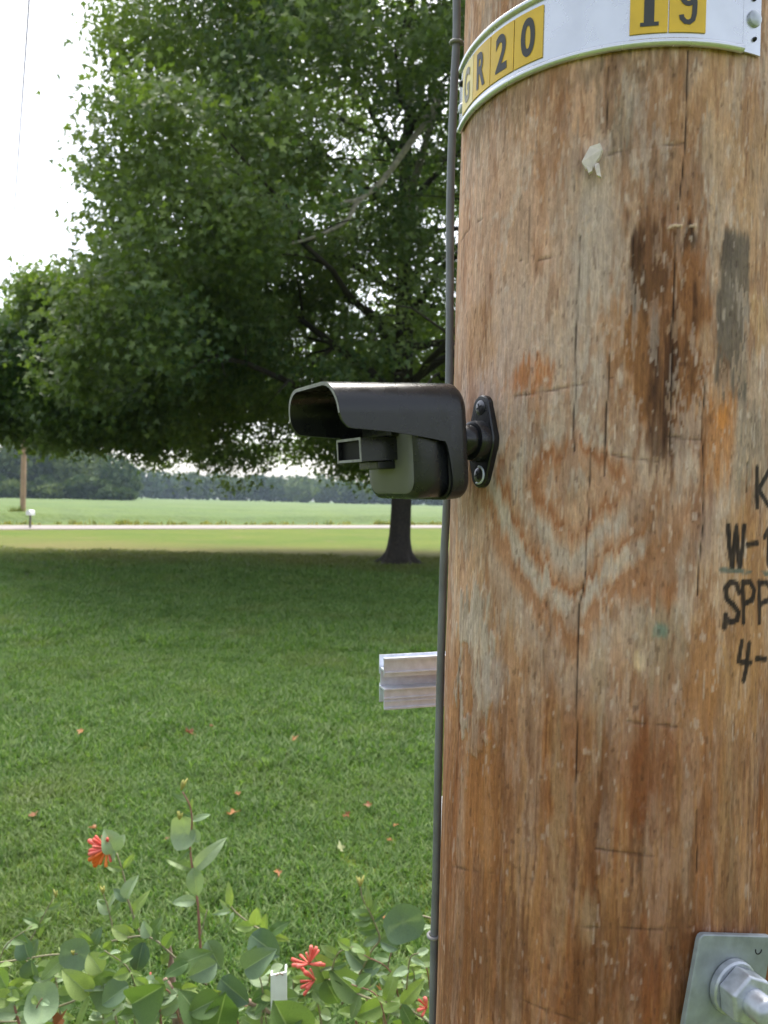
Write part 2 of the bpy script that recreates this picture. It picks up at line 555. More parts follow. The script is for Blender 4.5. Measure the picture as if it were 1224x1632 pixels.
def scatter(y0, y1, dens, wide=0.66, pad=0.9):
    ym = y1; n_ = int((y1 - y0) * 2 * (wide * ym + pad) * dens)
    P = np.stack([rng.uniform(-1, 1, n_) * (wide * ym + pad), rng.uniform(y0, y1, n_)], 1)
    k = (np.abs(P[:, 0]) < wide * P[:, 1] + pad) & (P[:, 0] < 0.35 * P[:, 1] + 1.2)
    return P[k]
parts = []
for (y0, y1, de, s0) in ((1.2, 4.5, 560, 1.0), (4.5, 8, 300, 1.25), (8, 14, 110, 1.8), (14, 22, 34, 2.4)):
    q = scatter(y0, y1, de)
    nn = fbm2(q[:, 0] * 1.3 + 50, q[:, 1] * 1.3 + 50, 77, 3)
    sc_ = s0 * (0.65 + 0.7 * nn) * rng.uniform(.8, 1.2, len(q))
    parts.append(np.concatenate([q, np.zeros((len(q), 1)), sc_[:, None]], 1))
P = np.concatenate(parts)
grass_field('lawn_grass', P[:, :3], P[:, 3], 'short green grass blades of the lawn')

# ------------------------------------------------------------------ utility pole (near)
AX = Vector((0.70 * math.sin(0.2873), 0.70 * math.cos(0.2873), 0))
def pole_r(z): return 0.14 - 0.0035 * (z - 1.6)

def pole_hit(u, v):
    """(theta, z) of the pole surface seen at a photo pixel (near side)."""
    d = ray(u, v)
    rr = 0.14
    for _ in range(4):
        a = d.x ** 2 + d.y ** 2
        bq = -2 * (d.x * AX.x + d.y * AX.y)
        cq = AX.x ** 2 + AX.y ** 2 - rr * rr
        disc = max(bq * bq - 4 * a * cq, 0.0)
        t = (-bq - math.sqrt(disc)) / (2 * a)
        q = EYE + d * t
        rr = pole_r(q.z)
    return math.atan2(q.x - AX.x, -(q.y - AX.y)), q.z

def pole_pt(th, z, out=0.0):
    r = pole_r(z) + out
    return Vector((AX.x + r * math.sin(th), AX.y - r * math.cos(th), z))

th_f = np.concatenate([np.linspace(-1.78, 1.78, 400), np.linspace(1.78, 2 * math.pi - 1.78, 50)[1:-1]])
z_f = np.concatenate([np.linspace(-0.3, 1.17, 40)[:-1], np.linspace(1.17, 2.10, 640), np.linspace(2.10, 10.2, 110)[1:]])
TH, ZZ = np.meshgrid(th_f, z_f, indexing='ij')

# features are laid out on the unrolled surface: s = arc length (mm), z (mm)
def sz(u, v):
    th, z = pole_hit(u, v)
    return th * 140.0, z * 1000.0
Smm, Zmm = TH * 140.0, ZZ * 1000.0
def nn(sx, szz, seed, o=4): return fbm2(Smm / sx + 300, Zmm / szz + 300, seed, o)
wob_s = (nn(40, 90, 1, 3) - .5)
wob_z = (nn(35, 60, 2, 3) - .5)
fine_s = (nn(5, 22, 3, 3) - .5) * 1.3
fine_z = (nn(2.6, 60, 4, 3) - .5) * 1.6 + (nn(7, 26, 6, 3) - .5) * .6
def blob(u0, u1, v0, v1, soft=0.35, js=14, jz=30, ex=3):
    """soft-edged rounded rectangle between photo pixels; returns 0..1 mask on the surface"""
    s0, zt = sz(u0, (v0 + v1) / 2); s1, _ = sz(u1, (v0 + v1) / 2)
    _, za = sz((u0 + u1) / 2, v0); _, zb = sz((u0 + u1) / 2, v1)
    cs, hs_ = (s0 + s1) / 2, abs(s1 - s0) / 2
    cz, hz = (za + zb) / 2, abs(za - zb) / 2
    x = np.abs(Smm + fine_s * js + wob_s * js * .6 - cs) / hs_
    y = np.abs(Zmm + fine_z * jz + wob_z * jz * .5 - cz) / hz
    d = (x ** ex + y ** ex) ** (1 / ex)
    return 1 - sstep(1 - soft, 1 + soft, d)
def line(pts, w=0.9, soft=1.0, wig=.6):
    """thin line through photo pixels; returns mask"""
    q = [sz(*p_) for p_ in pts]
    best = np.full(Smm.shape, 1e9)
    xs_ = Smm + (vnoise2(Zmm / 14 + 9, Zmm * 0 + 3, 55) - .5) * wig * 2
    for (a, b_), (c_, d_) in zip(q[:-1], q[1:]):
        vx, vy = c_ - a, d_ - b_
        L2 = vx * vx + vy * vy
        t = np.clip(((xs_ - a) * vx + (Zmm - b_) * vy) / L2, 0, 1)
        best = np.minimum(best, np.hypot(xs_ - a - t * vx, Zmm - b_ - t * vy))
    return 1 - sstep(w * 0.4, w * 0.4 + soft, best)

GREY, GREYL, TAN, PINK = srgb(158, 142, 130), srgb(184, 167, 155), srgb(180, 142, 108), srgb(194, 154, 128)
ORANGE, BROWN, DARK, RUST = srgb(170, 112, 62), srgb(140, 92, 52), srgb(58, 38, 28), srgb(176, 106, 46)
col = np.zeros(TH.shape + (3,)) + TAN
def lay(mask, c_, amt=1.0):
    global col
    mm_ = (np.clip(mask * amt, 0, 1))[..., None]
    col = col * (1 - mm_) + np.array(c_) * mm_
# ground tone: torn patches of grey skin, pinkish and tan wood
Zw = Zmm + 55 * (nn(2.6, 90, 61, 3) - .5) + 22 * (nn(7, 30, 62, 3) - .5)
Sw = Smm + 9 * (nn(9, 50, 63, 3) - .5)
def patch(sx, szz, seed, thr, w=.025, o=4):
    return sstep(thr - w, thr + w, fbm2(Sw / sx + 200, Zw / szz + 200, seed, o))
st1 = nn(16, 240, 11, 4); st2 = nn(7, 130, 12, 4); pt = nn(60, 120, 13, 4)
lay(sstep(.40, .62, pt), PINK, .7)
lay(patch(26, 70, 64, .50, .05), GREY, .65)
lay(patch(22, 60, 65, .57, .04), GREYL, .40)
lay(patch(14, 45, 66, .60, .04), srgb(186, 150, 120), .45)
lay(patch(15, 55, 67, .60), srgb(150, 104, 66), .5)
lay(patch(9, 26, 68, .66), srgb(132, 114, 100), .4)
lay(sstep(.56, .74, nn(11, 160, 14, 4)), ORANGE, .35)
_, zlow = sz(900, 1080)
low = sstep(zlow + 60, zlow - 110, Zmm + 60 * wob_z + 50 * (st1 - .5) + 30 * fine_z)
lay(low, srgb(168, 108, 56), .80)
lay(low * sstep(.46, .60, nn(13, 300, 15, 4)), BROWN, .7)
lay(low * patch(15, 260, 16, .55, .08), TAN, .55)
lay(low * patch(9, 200, 17, .59, .05), GREYL, .30)
lay(low * patch(20, 90, 18, .60, .05), RUST * .75, .6)
lay(low * patch(5, 120, 69, .58, .03), srgb(186, 138, 86), .55)
lay(low * patch(5, 160, 70, .60, .03), srgb(116, 70, 38), .5)
_, zbt = sz(900, 1440)
lay(sstep(zbt + 40, zbt - 40, Zmm + 30 * fine_z) * patch(26, 70, 19, .5, .05), BROWN * .8, .55)
# broad regions seen on the wood
lay(blob(735, 905, 190, 620, .4), PINK, .55)
lay(blob(905, 985, 230, 640, .35, 10, 40), GREYL * .92, .75)
lay(blob(770, 900, 440, 600, .5), GREYL, .45)
lay(blob(855, 905, 120, 300, .5, 10, 60), ORANGE * .85, .5)
lay(blob(960, 1010, 95, 260, .5, 20, 40), srgb(118, 112, 98), .5)
lay(blob(1010, 1100, 130, 330, .5, 20, 60), BROWN, .40)
lay(blob(745, 860, 120, 200, .5, 20, 40), srgb(128, 104, 80), .55)
lay(blob(880, 1100, 90, 130, .5, 30, 20), srgb(124, 100, 78), .55)
lay(blob(1130, 1224, 100, 350, .5, 20, 60), srgb(180, 142, 102), .5)
lay(blob(820, 885, 575, 620, .4, 12, 20), RUST, .75)
lay(blob(745, 790, 480, 590, .4, 12, 30), srgb(178, 132, 84), .55)
lay(blob(930, 1000, 490, 560, .5, 14, 30), srgb(170, 116, 66), .55)
# knot with rings and the V-shaped grain under it
ks, kz = sz(912, 770)
sc0 = abs(sz(962, 770)[0] - ks) / 50.0                     # mm per photo pixel, about
ds = np.abs(Smm - ks + 10 * wob_s + 4 * fine_s - 3) / sc0
dz = (kz - Zmm + 26 * wob_z + 12 * fine_z) / 0.46
gk = np.where(dz > 0, np.hypot(1.05 * ds, 4) + 0.86 * dz, np.hypot(1.05 * ds, 1.35 * dz))
gx = np.array([0, 14, 26, 48, 78, 92, 108, 120, 146, 162, 176, 192, 208, 236, 262, 300])
gt = np.array([.15, .25, .85, .7, 1., .75, .02, .05, .75, 1., .05, .0, .9, .85, .35, .3])
tone = np.interp(gk, gx, gt)
wk = sstep(330, 235, gk) * np.where(dz > 0, 1, sstep(-95, -60, dz) * 1.0)
lay(wk, GREYL * .94, .85)
lay(wk * tone, srgb(176, 124, 84), .92)
lay(wk * sstep(.80, 1.0, tone) , srgb(150, 88, 48), .65)
lay(blob(900, 930, 745, 800, .6, 6, 10), srgb(150, 128, 108), .6)
arc = np.interp(gk, [96, 110, 128, 140, 152, 165], [0, .9, .9, .2, .8, 0])
lay(arc * (dz < 0) * .7, srgb(176, 160, 146), .8)
lay(blob(985, 1110, 690, 860, .5, 20, 30), srgb(182, 148, 124), .6)
lay(blob(1020, 1090, 690, 730, .6, 14, 10), srgb(96, 78, 66), .6)
lay(blob(1020, 1085, 800, 930, .5, 14, 40), srgb(148, 100, 62), .6)
lay(blob(1000, 1090, 920, 970, .5, 20, 14), RUST * .8, .6)
lay(blob(1010, 1085, 970, 1090, .4, 16, 30), srgb(158, 136, 112), .65)
lay(blob(1085, 1150, 960, 1180, .4, 14, 50), srgb(172, 116, 62), .65)
lay(blob(1040, 1064, 995, 1018, .5, 3, 3), srgb(96, 134, 122), .7)
lay(blob(1008, 1026, 1040, 1070, .4, 4, 5), srgb(200, 172, 136), .8)
lay(blob(1150, 1224, 820, 1150, .5, 12, 60), srgb(176, 128, 72), .65)
lay(blob(1150, 1180, 1180, 1480, .5, 8, 100), srgb(170, 136, 96), .6)
# brown soak stain at upper right
lay(blob(996, 1132, 345, 720, .25, 22, 60), srgb(146, 92, 46), .88)
lay(blob(985, 1060, 430, 620, .35, 18, 50), srgb(150, 102, 58), .6)
streak = sstep(.44, .62, nn(5, 90, 21, 4))
lay(blob(1003, 1068, 345, 490, .35, 12, 30) * (.6 + .4 * streak), DARK * .9, .92)
lay(blob(1075, 1118, 358, 400, .4, 8, 14), DARK, .85)
lay(blob(1025, 1110, 470, 690, .4, 20, 60) * streak, srgb(84, 52, 34), .75)
lay(blob(1030, 1085, 570, 700, .6, 14, 40), srgb(88, 62, 48), .6)
lay(blob(1046, 1066, 425, 490, .6, 8, 20), DARK * 1.3, .55)
lay(blob(1030, 1080, 690, 760, .5, 12, 30), srgb(110, 88, 74), .5)
lay(blob(1143, 1194, 366, 640, .08, 4, 5, 10), srgb(108, 98, 88), .85)
lay(blob(1143, 1165, 366, 420, .5, 8, 20), srgb(84, 72, 66), .5)
lay(blob(1196, 1224, 470, 560, .2, 5, 20), srgb(178, 144, 100), .7)
lay(blob(1126, 1176, 610, 760, .35, 9, 30), srgb(186, 122, 60), .75)
lay(blob(1140, 1160, 650, 680, .5, 5, 10), srgb(206, 132, 52), .7)
lay(blob(1172, 1224, 650, 800, .4, 9, 30), srgb(140, 128, 112), .6)
lay(blob(1100, 1140, 800, 900, .5, 9, 30), srgb(140, 104, 92), .4)
# pale flaking skin low on the left
fl = np.maximum(blob(728, 785, 940, 1160, .22, 16, 36), blob(733, 768, 1140, 1205, .3, 10, 20))
fl = np.maximum(fl, np.maximum(blob(733, 748, 1180, 1255, .3, 6, 10), blob(768, 790, 1168, 1190, .4, 6, 8)))
fl = fl * sstep(.30, .42, nn(18, 46, 23, 4))
flm = sstep(.35, .6, fl)
lay(flm, srgb(176, 162, 148), .85)
lay(flm * sstep(.5, .7, nn(4, 40, 24, 3)), srgb(150, 132, 114), .5)
lay(blob(770, 800, 1040, 1120, .4, 8, 12), srgb(172, 158, 152), .6)
lay(blob(875, 905, 1180, 1480, .5, 8, 90), srgb(172, 142, 108), .65)
lay(blob(940, 965, 1000, 1180, .5, 10, 60), srgb(168, 146, 122), .55)
lay(blob(1000, 1070, 1170, 1310, .5, 14, 50), srgb(150, 88, 46), .65)
lay(blob(925, 950, 1390, 1480, .5, 6, 40), srgb(176, 152, 120), .55)
lay(blob(990, 1060, 1500, 1632, .5, 14, 40), srgb(140, 80, 42), .6)
lay(blob(735, 790, 1180, 1420, .5, 12, 80), srgb(182, 124, 66), .55)
lay(patch(13, 30, 81, .66, .02), srgb(186, 168, 156), .40 * (1 - .7 * low))
lay(patch(12, 46, 82, .63, .03), srgb(146, 98, 62), .45)
lay(patch(16, 24, 83, .68, .02), srgb(196, 164, 136), .35 * (1 - .7 * low))
# fine streak contrast
f1 = nn(2.4, 46, 25, 3); f2 = nn(3.0, 9, 26, 3)
col *= (0.88 + 0.24 * f1)[..., None]
col *= (0.88 + 0.24 * f2)[..., None]
speck = sstep(.76, .84, nn(2.2, 9, 27, 2)); lay(speck, DARK * 1.8, .4)
lay(sstep(.76, .84, nn(3, 12, 28, 2)), GREYL * 1.15, .5)
# shallow chisel scars, cracks
cracks = [
    [(969, 107), (967, 165), (965, 222)], [(1098, 81), (1096, 150), (1094, 214), (1083, 334)],
    [(925, 377), (920, 480), (916, 600), (914, 720)], [(970, 565), (966, 660), (963, 758)],
    [(941, 713), (937, 820), (935, 909), (921, 967), (920, 1150), (918, 1300)],
    [(1076, 415), (1070, 600), (1068, 728)], [(1124, 608), (1120, 700), (1122, 833), (1111, 949)],
    [(1191, 738), (1191, 785)], [(732, 1022), (732, 1163)], [(1083, 334), (1077, 415)],
    [(1112, 1290), (1111, 1390)], [(918, 1300), (916, 1420)], [(845, 330), (842, 420)], [(775, 440), (773, 560)],
]
crk = np.zeros(TH.shape)
for k_, c_ in enumerate(cracks):
    crk = np.maximum(crk, line(c_, .15, .85) * (1 if k_ not in (11, 12, 13, 9) else .45))
scars = [
    [(735, 386), (748, 366), (775, 345)], [(912, 266), (960, 248), (1020, 236), (1090, 228)], [(930, 1477), (1000, 1479), (1100, 1478)],
    [(830, 415), (852, 408)], [(858, 416), (880, 410)], [(820, 632), (880, 622), (960, 606), (975, 602)], [(1065, 696), (1110, 700), (1150, 704)],
    [(990, 1025), (1024, 1030)], [(1000, 1150), (1080, 1158)], [(820, 1590), (880, 1612), (930, 1632)], [(960, 722), (1010, 732), (1050, 735)],
    [(720, 1380), (780, 1392), (850, 1402)], [(950, 1352), (1040, 1364)],
]
scr = np.zeros(TH.shape)
for c_ in scars: scr = np.maximum(scr, line(c_, .5, 1.3, .4) * (.1 + .75 * sstep(.35, .6, nn(9, 9, 29, 2))))
lip = line([(1068, 361), (1082, 358), (1096, 362), (1108, 358), (1131, 363)], .8, 1.0, .5) * sstep(.28, .45, nn(5, 30, 34, 2))
lay(crk, srgb(46, 35, 29), .78)
lay(scr, srgb(84, 60, 44), .6)
lay(lip, srgb(212, 186, 160), .85)
# hand-painted marks: K / W-1 / SPP / 4-  and a teal line
def glyph(strokes, w=4.0):
    mk = np.zeros(TH.shape)
    for s_ in strokes: mk = np.maximum(mk, line(s_, w, 1.1, .35))
    return mk
ink = glyph([
    [(1206, 746), (1207, 808)], [(1228, 746), (1209, 780), (1228, 810)],
    [(1161, 838), (1163, 870), (1167, 903)], [(1174, 840), (1171, 870), (1168, 903)], [(1174, 840), (1176, 870), (1179, 903)], [(1186, 838), (1184, 870), (1180, 903)],
    [(1192, 868), (1207, 866)], [(1219, 856), (1225, 844), (1225, 900)],
    [(1177, 944), (1174, 930), (1164, 928), (1156, 938), (1158, 955), (1168, 964), (1176, 976), (1174, 988), (1164, 992), (1156, 986)],
    [(1156, 980), (1154, 1000)],
    [(1184, 928), (1184, 992)], [(1184, 929), (1196, 928), (1202, 940), (1199, 956), (1186, 962)],
    [(1210, 928), (1210, 992)], [(1210, 929), (1222, 928), (1228, 940), (1225, 956), (1212, 962)],
    [(1182, 1022), (1177, 1054), (1196, 1056)], [(1194, 1026), (1191, 1056), (1185, 1084)], [(1206, 1050), (1220, 1050)],
])
lay(ink * (.84 + .16 * nn(4, 8, 30, 3)), srgb(34, 31, 33), .97)
lay(line([(1150, 908), (1180, 910), (1200, 914), (1224, 914)], 2.4, 1.6, .5) * sstep(.25, .5, nn(6, 6, 33, 2)), srgb(74, 104, 100), .75)
midc = .235
lum = col @ np.array([.3, .55, .15])
col = col * ((np.clip(lum, .01, 1) / midc) ** .18)[..., None] * np.array([1.03, .985, .975])
lum = col @ np.array([.3, .55, .15])
col = np.clip((lum[..., None] + (col - lum[..., None]) * .91) * (.81 + .18 * (1 - low) * sstep(.0, .2, lum))[..., None] * (1 - low[..., None] * np.array([.03, .10, .14])), 0.004, 0.9)

bumpy = 0.0012 * (nn(30, 160, 41, 3) - .5) + 0.0005 * (f1 - .5) + 0.0004 * (f2 - .5)
disp = bumpy - 0.0012 * crk - 0.0008 * scr + 0.0009 * flm + 0.0012 * lip + 0.0022 * (nn(90, 300, 42, 2) - .5)
RR = 0.14 - 0.0035 * (ZZ - 1.6) + disp
V = np.stack([AX.x + RR * np.sin(TH), AX.y - RR * np.cos(TH), ZZ], -1).reshape(-1, 3)
nth, nzr = TH.shape
I = np.arange(nth * nzr).reshape(nth, nzr)
I2 = np.roll(I, -1, axis=0)
Fq = np.stack([I[:, :-1], I2[:, :-1], I2[:, 1:], I[:, 1:]], -1).reshape(-1, 4)

m, n, l, p, o = new_mat('weathered_pole_wood')
at_ = n.new('ShaderNodeAttribute'); at_.attribute_name = 'tint'
tc = n.new('ShaderNodeTexCoord')
mp = n.new('ShaderNodeMapping'); mp.inputs['Scale'].default_value = (1, 1, 0.10)
l.new(tc.outputs['Object'], mp.inputs['Vector'])
gr = n.new('ShaderNodeTexNoise'); gr.inputs['Scale'].default_value = 620; gr.inputs['Detail'].default_value = 5
l.new(mp.outputs[0], gr.inputs['Vector'])
mp2 = n.new('ShaderNodeMapping'); mp2.inputs['Scale'].default_value = (1, 1, 0.45)
l.new(tc.outputs['Object'], mp2.inputs['Vector'])
gr2 = n.new('ShaderNodeTexNoise'); gr2.inputs['Scale'].default_value = 420; gr2.inputs['Detail'].default_value = 6; gr2.inputs['Distortion'].default_value = .6
l.new(mp2.outputs[0], gr2.inputs['Vector'])
ad = n.new('ShaderNodeMath'); ad.operation = 'ADD'; l.new(gr.outputs['Fac'], ad.inputs[0]); l.new(gr2.outputs['Fac'], ad.inputs[1])
mr = n.new('ShaderNodeMapRange'); mr.inputs[1].default_value = .7; mr.inputs[2].default_value = 1.3
mr.inputs[3].default_value = .80; mr.inputs[4].default_value = 1.20
l.new(ad.outputs[0], mr.inputs[0])
mx = n.new('ShaderNodeMix'); mx.data_type = 'RGBA'; mx.blend_type = 'MULTIPLY'; mx.inputs['Factor'].default_value = 1
l.new(at_.outputs['Color'], mx.inputs['A']); l.new(mr.outputs[0], mx.inputs['B'])
l.new(mx.outputs['Result'], p.inputs['Base Color'])
p.inputs['Roughness'].default_value = .82
p.inputs['Specular IOR Level'].default_value = .25
bp = n.new('ShaderNodeBump'); bp.inputs['Strength'].default_value = .55; bp.inputs['Distance'].default_value = .0012
l.new(ad.outputs[0], bp.inputs['Height']); l.new(bp.outputs[0], p.inputs['Normal'])
pole = empty('utility_pole', (AX.x, AX.y, 0))
tag(pole, 'large weathered brown wooden utility pole close to the viewer', 'utility pole')
shaft = link_mesh('shaft', np_mesh('pole_shaft', V - np.array([AX.x, AX.y, 0]), Fq, m, True, col.reshape(-1, 3)), pole)

def on_pole_frame(th, z, out=0.0):
    """matrix: local x = along circumference (to the right), y = up, z = outward"""
    nrm = Vector((math.sin(th), -math.cos(th), 0)); tx = Vector((math.cos(th), math.sin(th), 0)); up = Vector((0, 0, 1))
    mt = Matrix((tx, up, nrm)).transposed().to_4x4()
    mt.translation = pole_pt(th, z, out)
    return mt

def child_at(o, parent):
    """parent keeping world placement (parent is an unrotated empty)"""
    o.parent = parent
    o.matrix_parent_inverse = parent.matrix_basis.inverted()

# loose splinter of pale wood
th, z = pole_hit(946, 262)
mt = on_pole_frame(th, z, 0.0005)
sp = MB()
def flake(pts, z0, z1, thick=0.0016):
    vs_, k = [], len(pts)
    for i, (x, y) in enumerate(pts):
        zz = z0 + (z1 - z0) * i / (k - 1)
        vs_.append(mt @ Vector((x / 1000, y / 1000, zz)))
    for i, (x, y) in enumerate(pts):
        zz = z0 + (z1 - z0) * i / (k - 1) + thick
        vs_.append(mt @ Vector((x / 1000 * .94, y / 1000 * .94, zz)))
    fs_ = [tuple(range(k, 2 * k)), tuple(range(k))[::-1]] + [(i, (i + 1) % k, k + (i + 1) % k, k + i) for i in range(k)]
    sp.add(vs_, fs_)
flake([(-6, 4), (-2, 11), (5, 12), (7, 7), (5, 1), (3, -2), (2, -5), (0, -9), (-4, -6), (-7, -1)], .002, .006, .003)
flake([(2, -2), (5, -3), (6, -9), (7, -14), (4.5, -13), (3, -8)], .004, .009, .002)
flake([(-4, -3), (0, -3), (1, -9), (-1.5, -10.5)], .006, .008, .002)
spo = sp.build('splinter', M['splinter'], None, smooth=False)
child_at(spo, pole)
spo['label'] = 'pale torn splinter standing off the wood'

# ------------------------------------------------------------------ number tag band
ZB, CH, DW = 1.926, 0.038, 0.1825
TH0, TH1 = -1.500, 0.30
tagp = empty('pole_number_tag', pole_pt(-.6, ZB))
tag(tagp, 'curved aluminium tag strip with yellow GR20 and 19 plates nailed round the pole', 'pole tag')
def arc_sheet(t0, t1, z0, z1, off, thick, n_=40, prof=None):
    mb = MB(); vs_, fs_ = [], []
    prof = prof or [(z0, off), (z1, off), (z1, off + thick), (z0, off + thick)]
    k = len(prof)
    for i in range(n_ + 1):
        t = t0 + (t1 - t0) * i / n_
        for (zz, of) in prof:
            vs_.append(pole_pt(t, 1.6) + Vector((math.sin(t) * (of + pole_r(zz) - .14), -math.cos(t) * (of + pole_r(zz) - .14), zz - 1.6)))
    for i in range(n_):
        for j in range(k):
            fs_.append((i * k + j, i * k + (j + 1) % k, (i + 1) * k + (j + 1) % k, (i + 1) * k + j))
    fs_.append(tuple(range(k))); fs_.append(tuple(n_ * k + j for j in range(k))[::-1])
    return mb.add(vs_, fs_)
b0, b1 = ZB - .0065, ZB + CH + .0065
o = arc_sheet(TH0, TH1, b0, b1, .0015, .0012, 60).build('strip', M['tagalu']); child_at(o, tagp)
for zz in (b0, b1):
    pr = [(zz + .0028 * math.cos(a), .0028 + .0028 * math.sin(a)) for a in [2 * math.pi * k / 10 for k in range(10)]]
    o = arc_sheet(TH0, TH1, 0, 0, 0, 0, 60, pr).build('rolled_edge', M['tagalu'], auto=0); child_at(o, tagp)
# end flange on the right with holes and nail; short one on the left
o = arc_sheet(TH1 + .003, .415, b0 - .001, b1 + .001, .0012, .0012, 8).build('end_tab', M['tagalu']); child_at(o, tagp)
o = arc_sheet(-1.60, TH0 - .002, b0 + .006, b1 - .006, .0012, .0012, 4).build('end_tab', M['tagalu']); child_at(o, tagp)
def nail(th, z, r=.0058, mat='galvnut', off=.0026):
    mt = on_pole_frame(th, z, off)
    mb = MB(); mb.lathe([(r * .9, -.002), (r, .0004), (r * .93, .0016), (r * .6, .0026), (r * .2, .003)], 16, mt)
    o = mb.build('nail', M[mat]); child_at(o, tagp)
nail(.368, ZB + .0165)
nail(.372, ZB + .0025, .0016, 'recess', .0016)
nail(.366, ZB + .0305, .0018, 'recess', .0016)
nail(-1.47, ZB + .010, .0042)
nail(-1.46, ZB + .030, .0026, 'recess')
def text_mesh(ch, w, h, bold=0.03):
    cu = bpy.data.curves.new('glyph', 'FONT'); cu.body = ch; cu.offset = bold; cu.size = 1; cu.resolution_u = 6
    ob = bpy.data.objects.new('glyph', cu); COL.objects.link(ob)
    dg = bpy.context.evaluated_depsgraph_get(); dg.update()
    me = bpy.data.meshes.new_from_object(ob.evaluated_get(dg))
    COL.objects.unlink(ob); bpy.data.objects.remove(ob)
    P_ = np.array([v.co[:2] for v in me.vertices]); fs_ = [tuple(q.vertices) for q in me.polygons]
    P_ -= P_.min(0); P_ /= P_.max(0)
    P_ = (P_ - .5) * np.array([w, h])
    return P_, fs_
def stroke_glyph(path, w, closed=False):
    """flat ribbon of width w along a 2-D path"""
    P_ = np.array(path); n_ = len(P_)
    T = np.gradient(P_, axis=0)
    if closed:
        T = np.roll(P_, -1, 0) - np.roll(P_, 1, 0)
    T /= np.linalg.norm(T, axis=1, keepdims=True)
    Nn = np.stack([-T[:, 1], T[:, 0]], 1)
    vs_ = np.concatenate([P_ + Nn * w / 2, P_ - Nn * w / 2])
    m_ = n_ if closed else n_ - 1
    return vs_, [(i, (i + 1) % n_, n_ + (i + 1) % n_, n_ + i) for i in range(m_)]
def nine():
    an = np.linspace(0, 2 * math.pi, 29)[:-1]
    bowl = [(.0044 * math.cos(t), .0062 + .0060 * math.sin(t)) for t in an]
    v1, f1_ = stroke_glyph(bowl, .0034, True)
    tail = [(.0044, .0062), (.0045, .0), (.0043, -.0065), (.0034, -.0105), (.0010, -.0124), (-.0018, -.0122), (-.0042, -.0098), (-.0046, -.0075)]
    v2, f2_ = stroke_glyph(tail, .0034)
    return np.concatenate([v1, v2]), f1_ + [tuple(i + len(v1) for i in q) for q in f2_], len(v1)
def plate(ch, k0, tbase, faded=0):
    t0, t1 = tbase + k0 * DW + .003, tbase + (k0 + 1) * DW - .003
    o = arc_sheet(t0, t1, ZB, ZB + CH, .0029, .0007, 8).build('number_plate', M['yellow_faded' if faded == 2 else 'yellow'])
    child_at(o, tagp)
    o['label'] = 'yellow plate reading ' + ch
    w = .0125
    P_, fs_ = text_mesh(ch, w if ch != '1' else .0068, .0285)
    n9 = 10 ** 9
    if ch == '9': P_, fs_, n9 = nine()
    tm = (t0 + t1) / 2
    vs_ = []
    for i_, (x, y) in enumerate(P_):
        t = tm + x / .143
        q = pole_pt(t, 1.6)
        vs_.append(q + Vector((math.sin(t), -math.cos(t), 0)) * (.00275 + (.0001 if i_ >= n9 else 0)) + Vector((0, 0, ZB + CH / 2 + y - 1.6)))
    if ch == '1':
        b_ = len(vs_)
        for x, y in ((-.0058, -.0145), (.0065, -.0145), (.0065, -.0118), (-.0058, -.0118)):
            t = tm + x / .143
            vs_.append(pole_pt(t, 1.6) + Vector((math.sin(t), -math.cos(t), 0)) * (.00405 - .0012) + Vector((0, 0, ZB + CH / 2 + y - 1.6)))
        fs_ = list(fs_) + [(b_, b_ + 1, b_ + 2, b_ + 3)]
    g_ = mesh_obj('numeral', vs_, fs_, M['ink_faded' if faded == 2 else 'ink'], None, False)
    g_.parent = o
    return o
for k, (ch, fd) in enumerate((('G', 2), ('R', 1), ('2', 0), ('0', 0))): plate(ch, k - 4, -.695, fd)
for k, ch in enumerate(('1', '9')): plate(ch, k, -.268)

# ------------------------------------------------------------------ cable with clips
cab = empty('grey_cable', (0, 0, 0))
pts = [(728, -260), (727, -60), (728, 20), (727, 75), (723, 150), (718, 300), (717, 450), (716, 600), (712, 800), (707, 900), (703, 1040), (699, 1200), (695, 1400), (692, 1500), (690, 1632), (688, 1800), (684, 2100), (680, 2700), (676, 3450)]
P3 = [at(u, v, .70) for u, v in pts]
cab.location = P3[-1]
o = MB().tube(smoothpath(P3, 5), .0037, 12).build('sheath', M['cable'], auto=0); child_at(o, cab)
for u, v in ((727, 68), (691, 1491)):
    c0 = at(u, v, .70)
    a = math.radians(0)
    ring = [c0 + Vector((.0050 * math.cos(t), .0050 * math.sin(t), .0007 * math.sin(t))) for t in np.linspace(0, 2 * math.pi, 17)]
    mb = MB().tube(ring, .0016, 8)
    mb.box(c0.x + .002, c0.x + .012, c0.y - .0015, c0.y + .0015, c0.z - .002, c0.z + .001)
    o = mb.build('clip', M['clip'], auto=0); child_at(o, cab)
tag(cab, 'thin grey cable clipped down the left side of the big pole', 'cable')
# thin white strip between cable and pole
wc = MB().tube([at(707, 1270, .72), at(706, 1330, .722), at(703, 1400, .722), at(702, 1440, .724)], .0022, 8).build('white_wire', M['white_plastic'], auto=0)
tag(wc, 'thin white wire behind the grey cable low on the pole', 'wire')

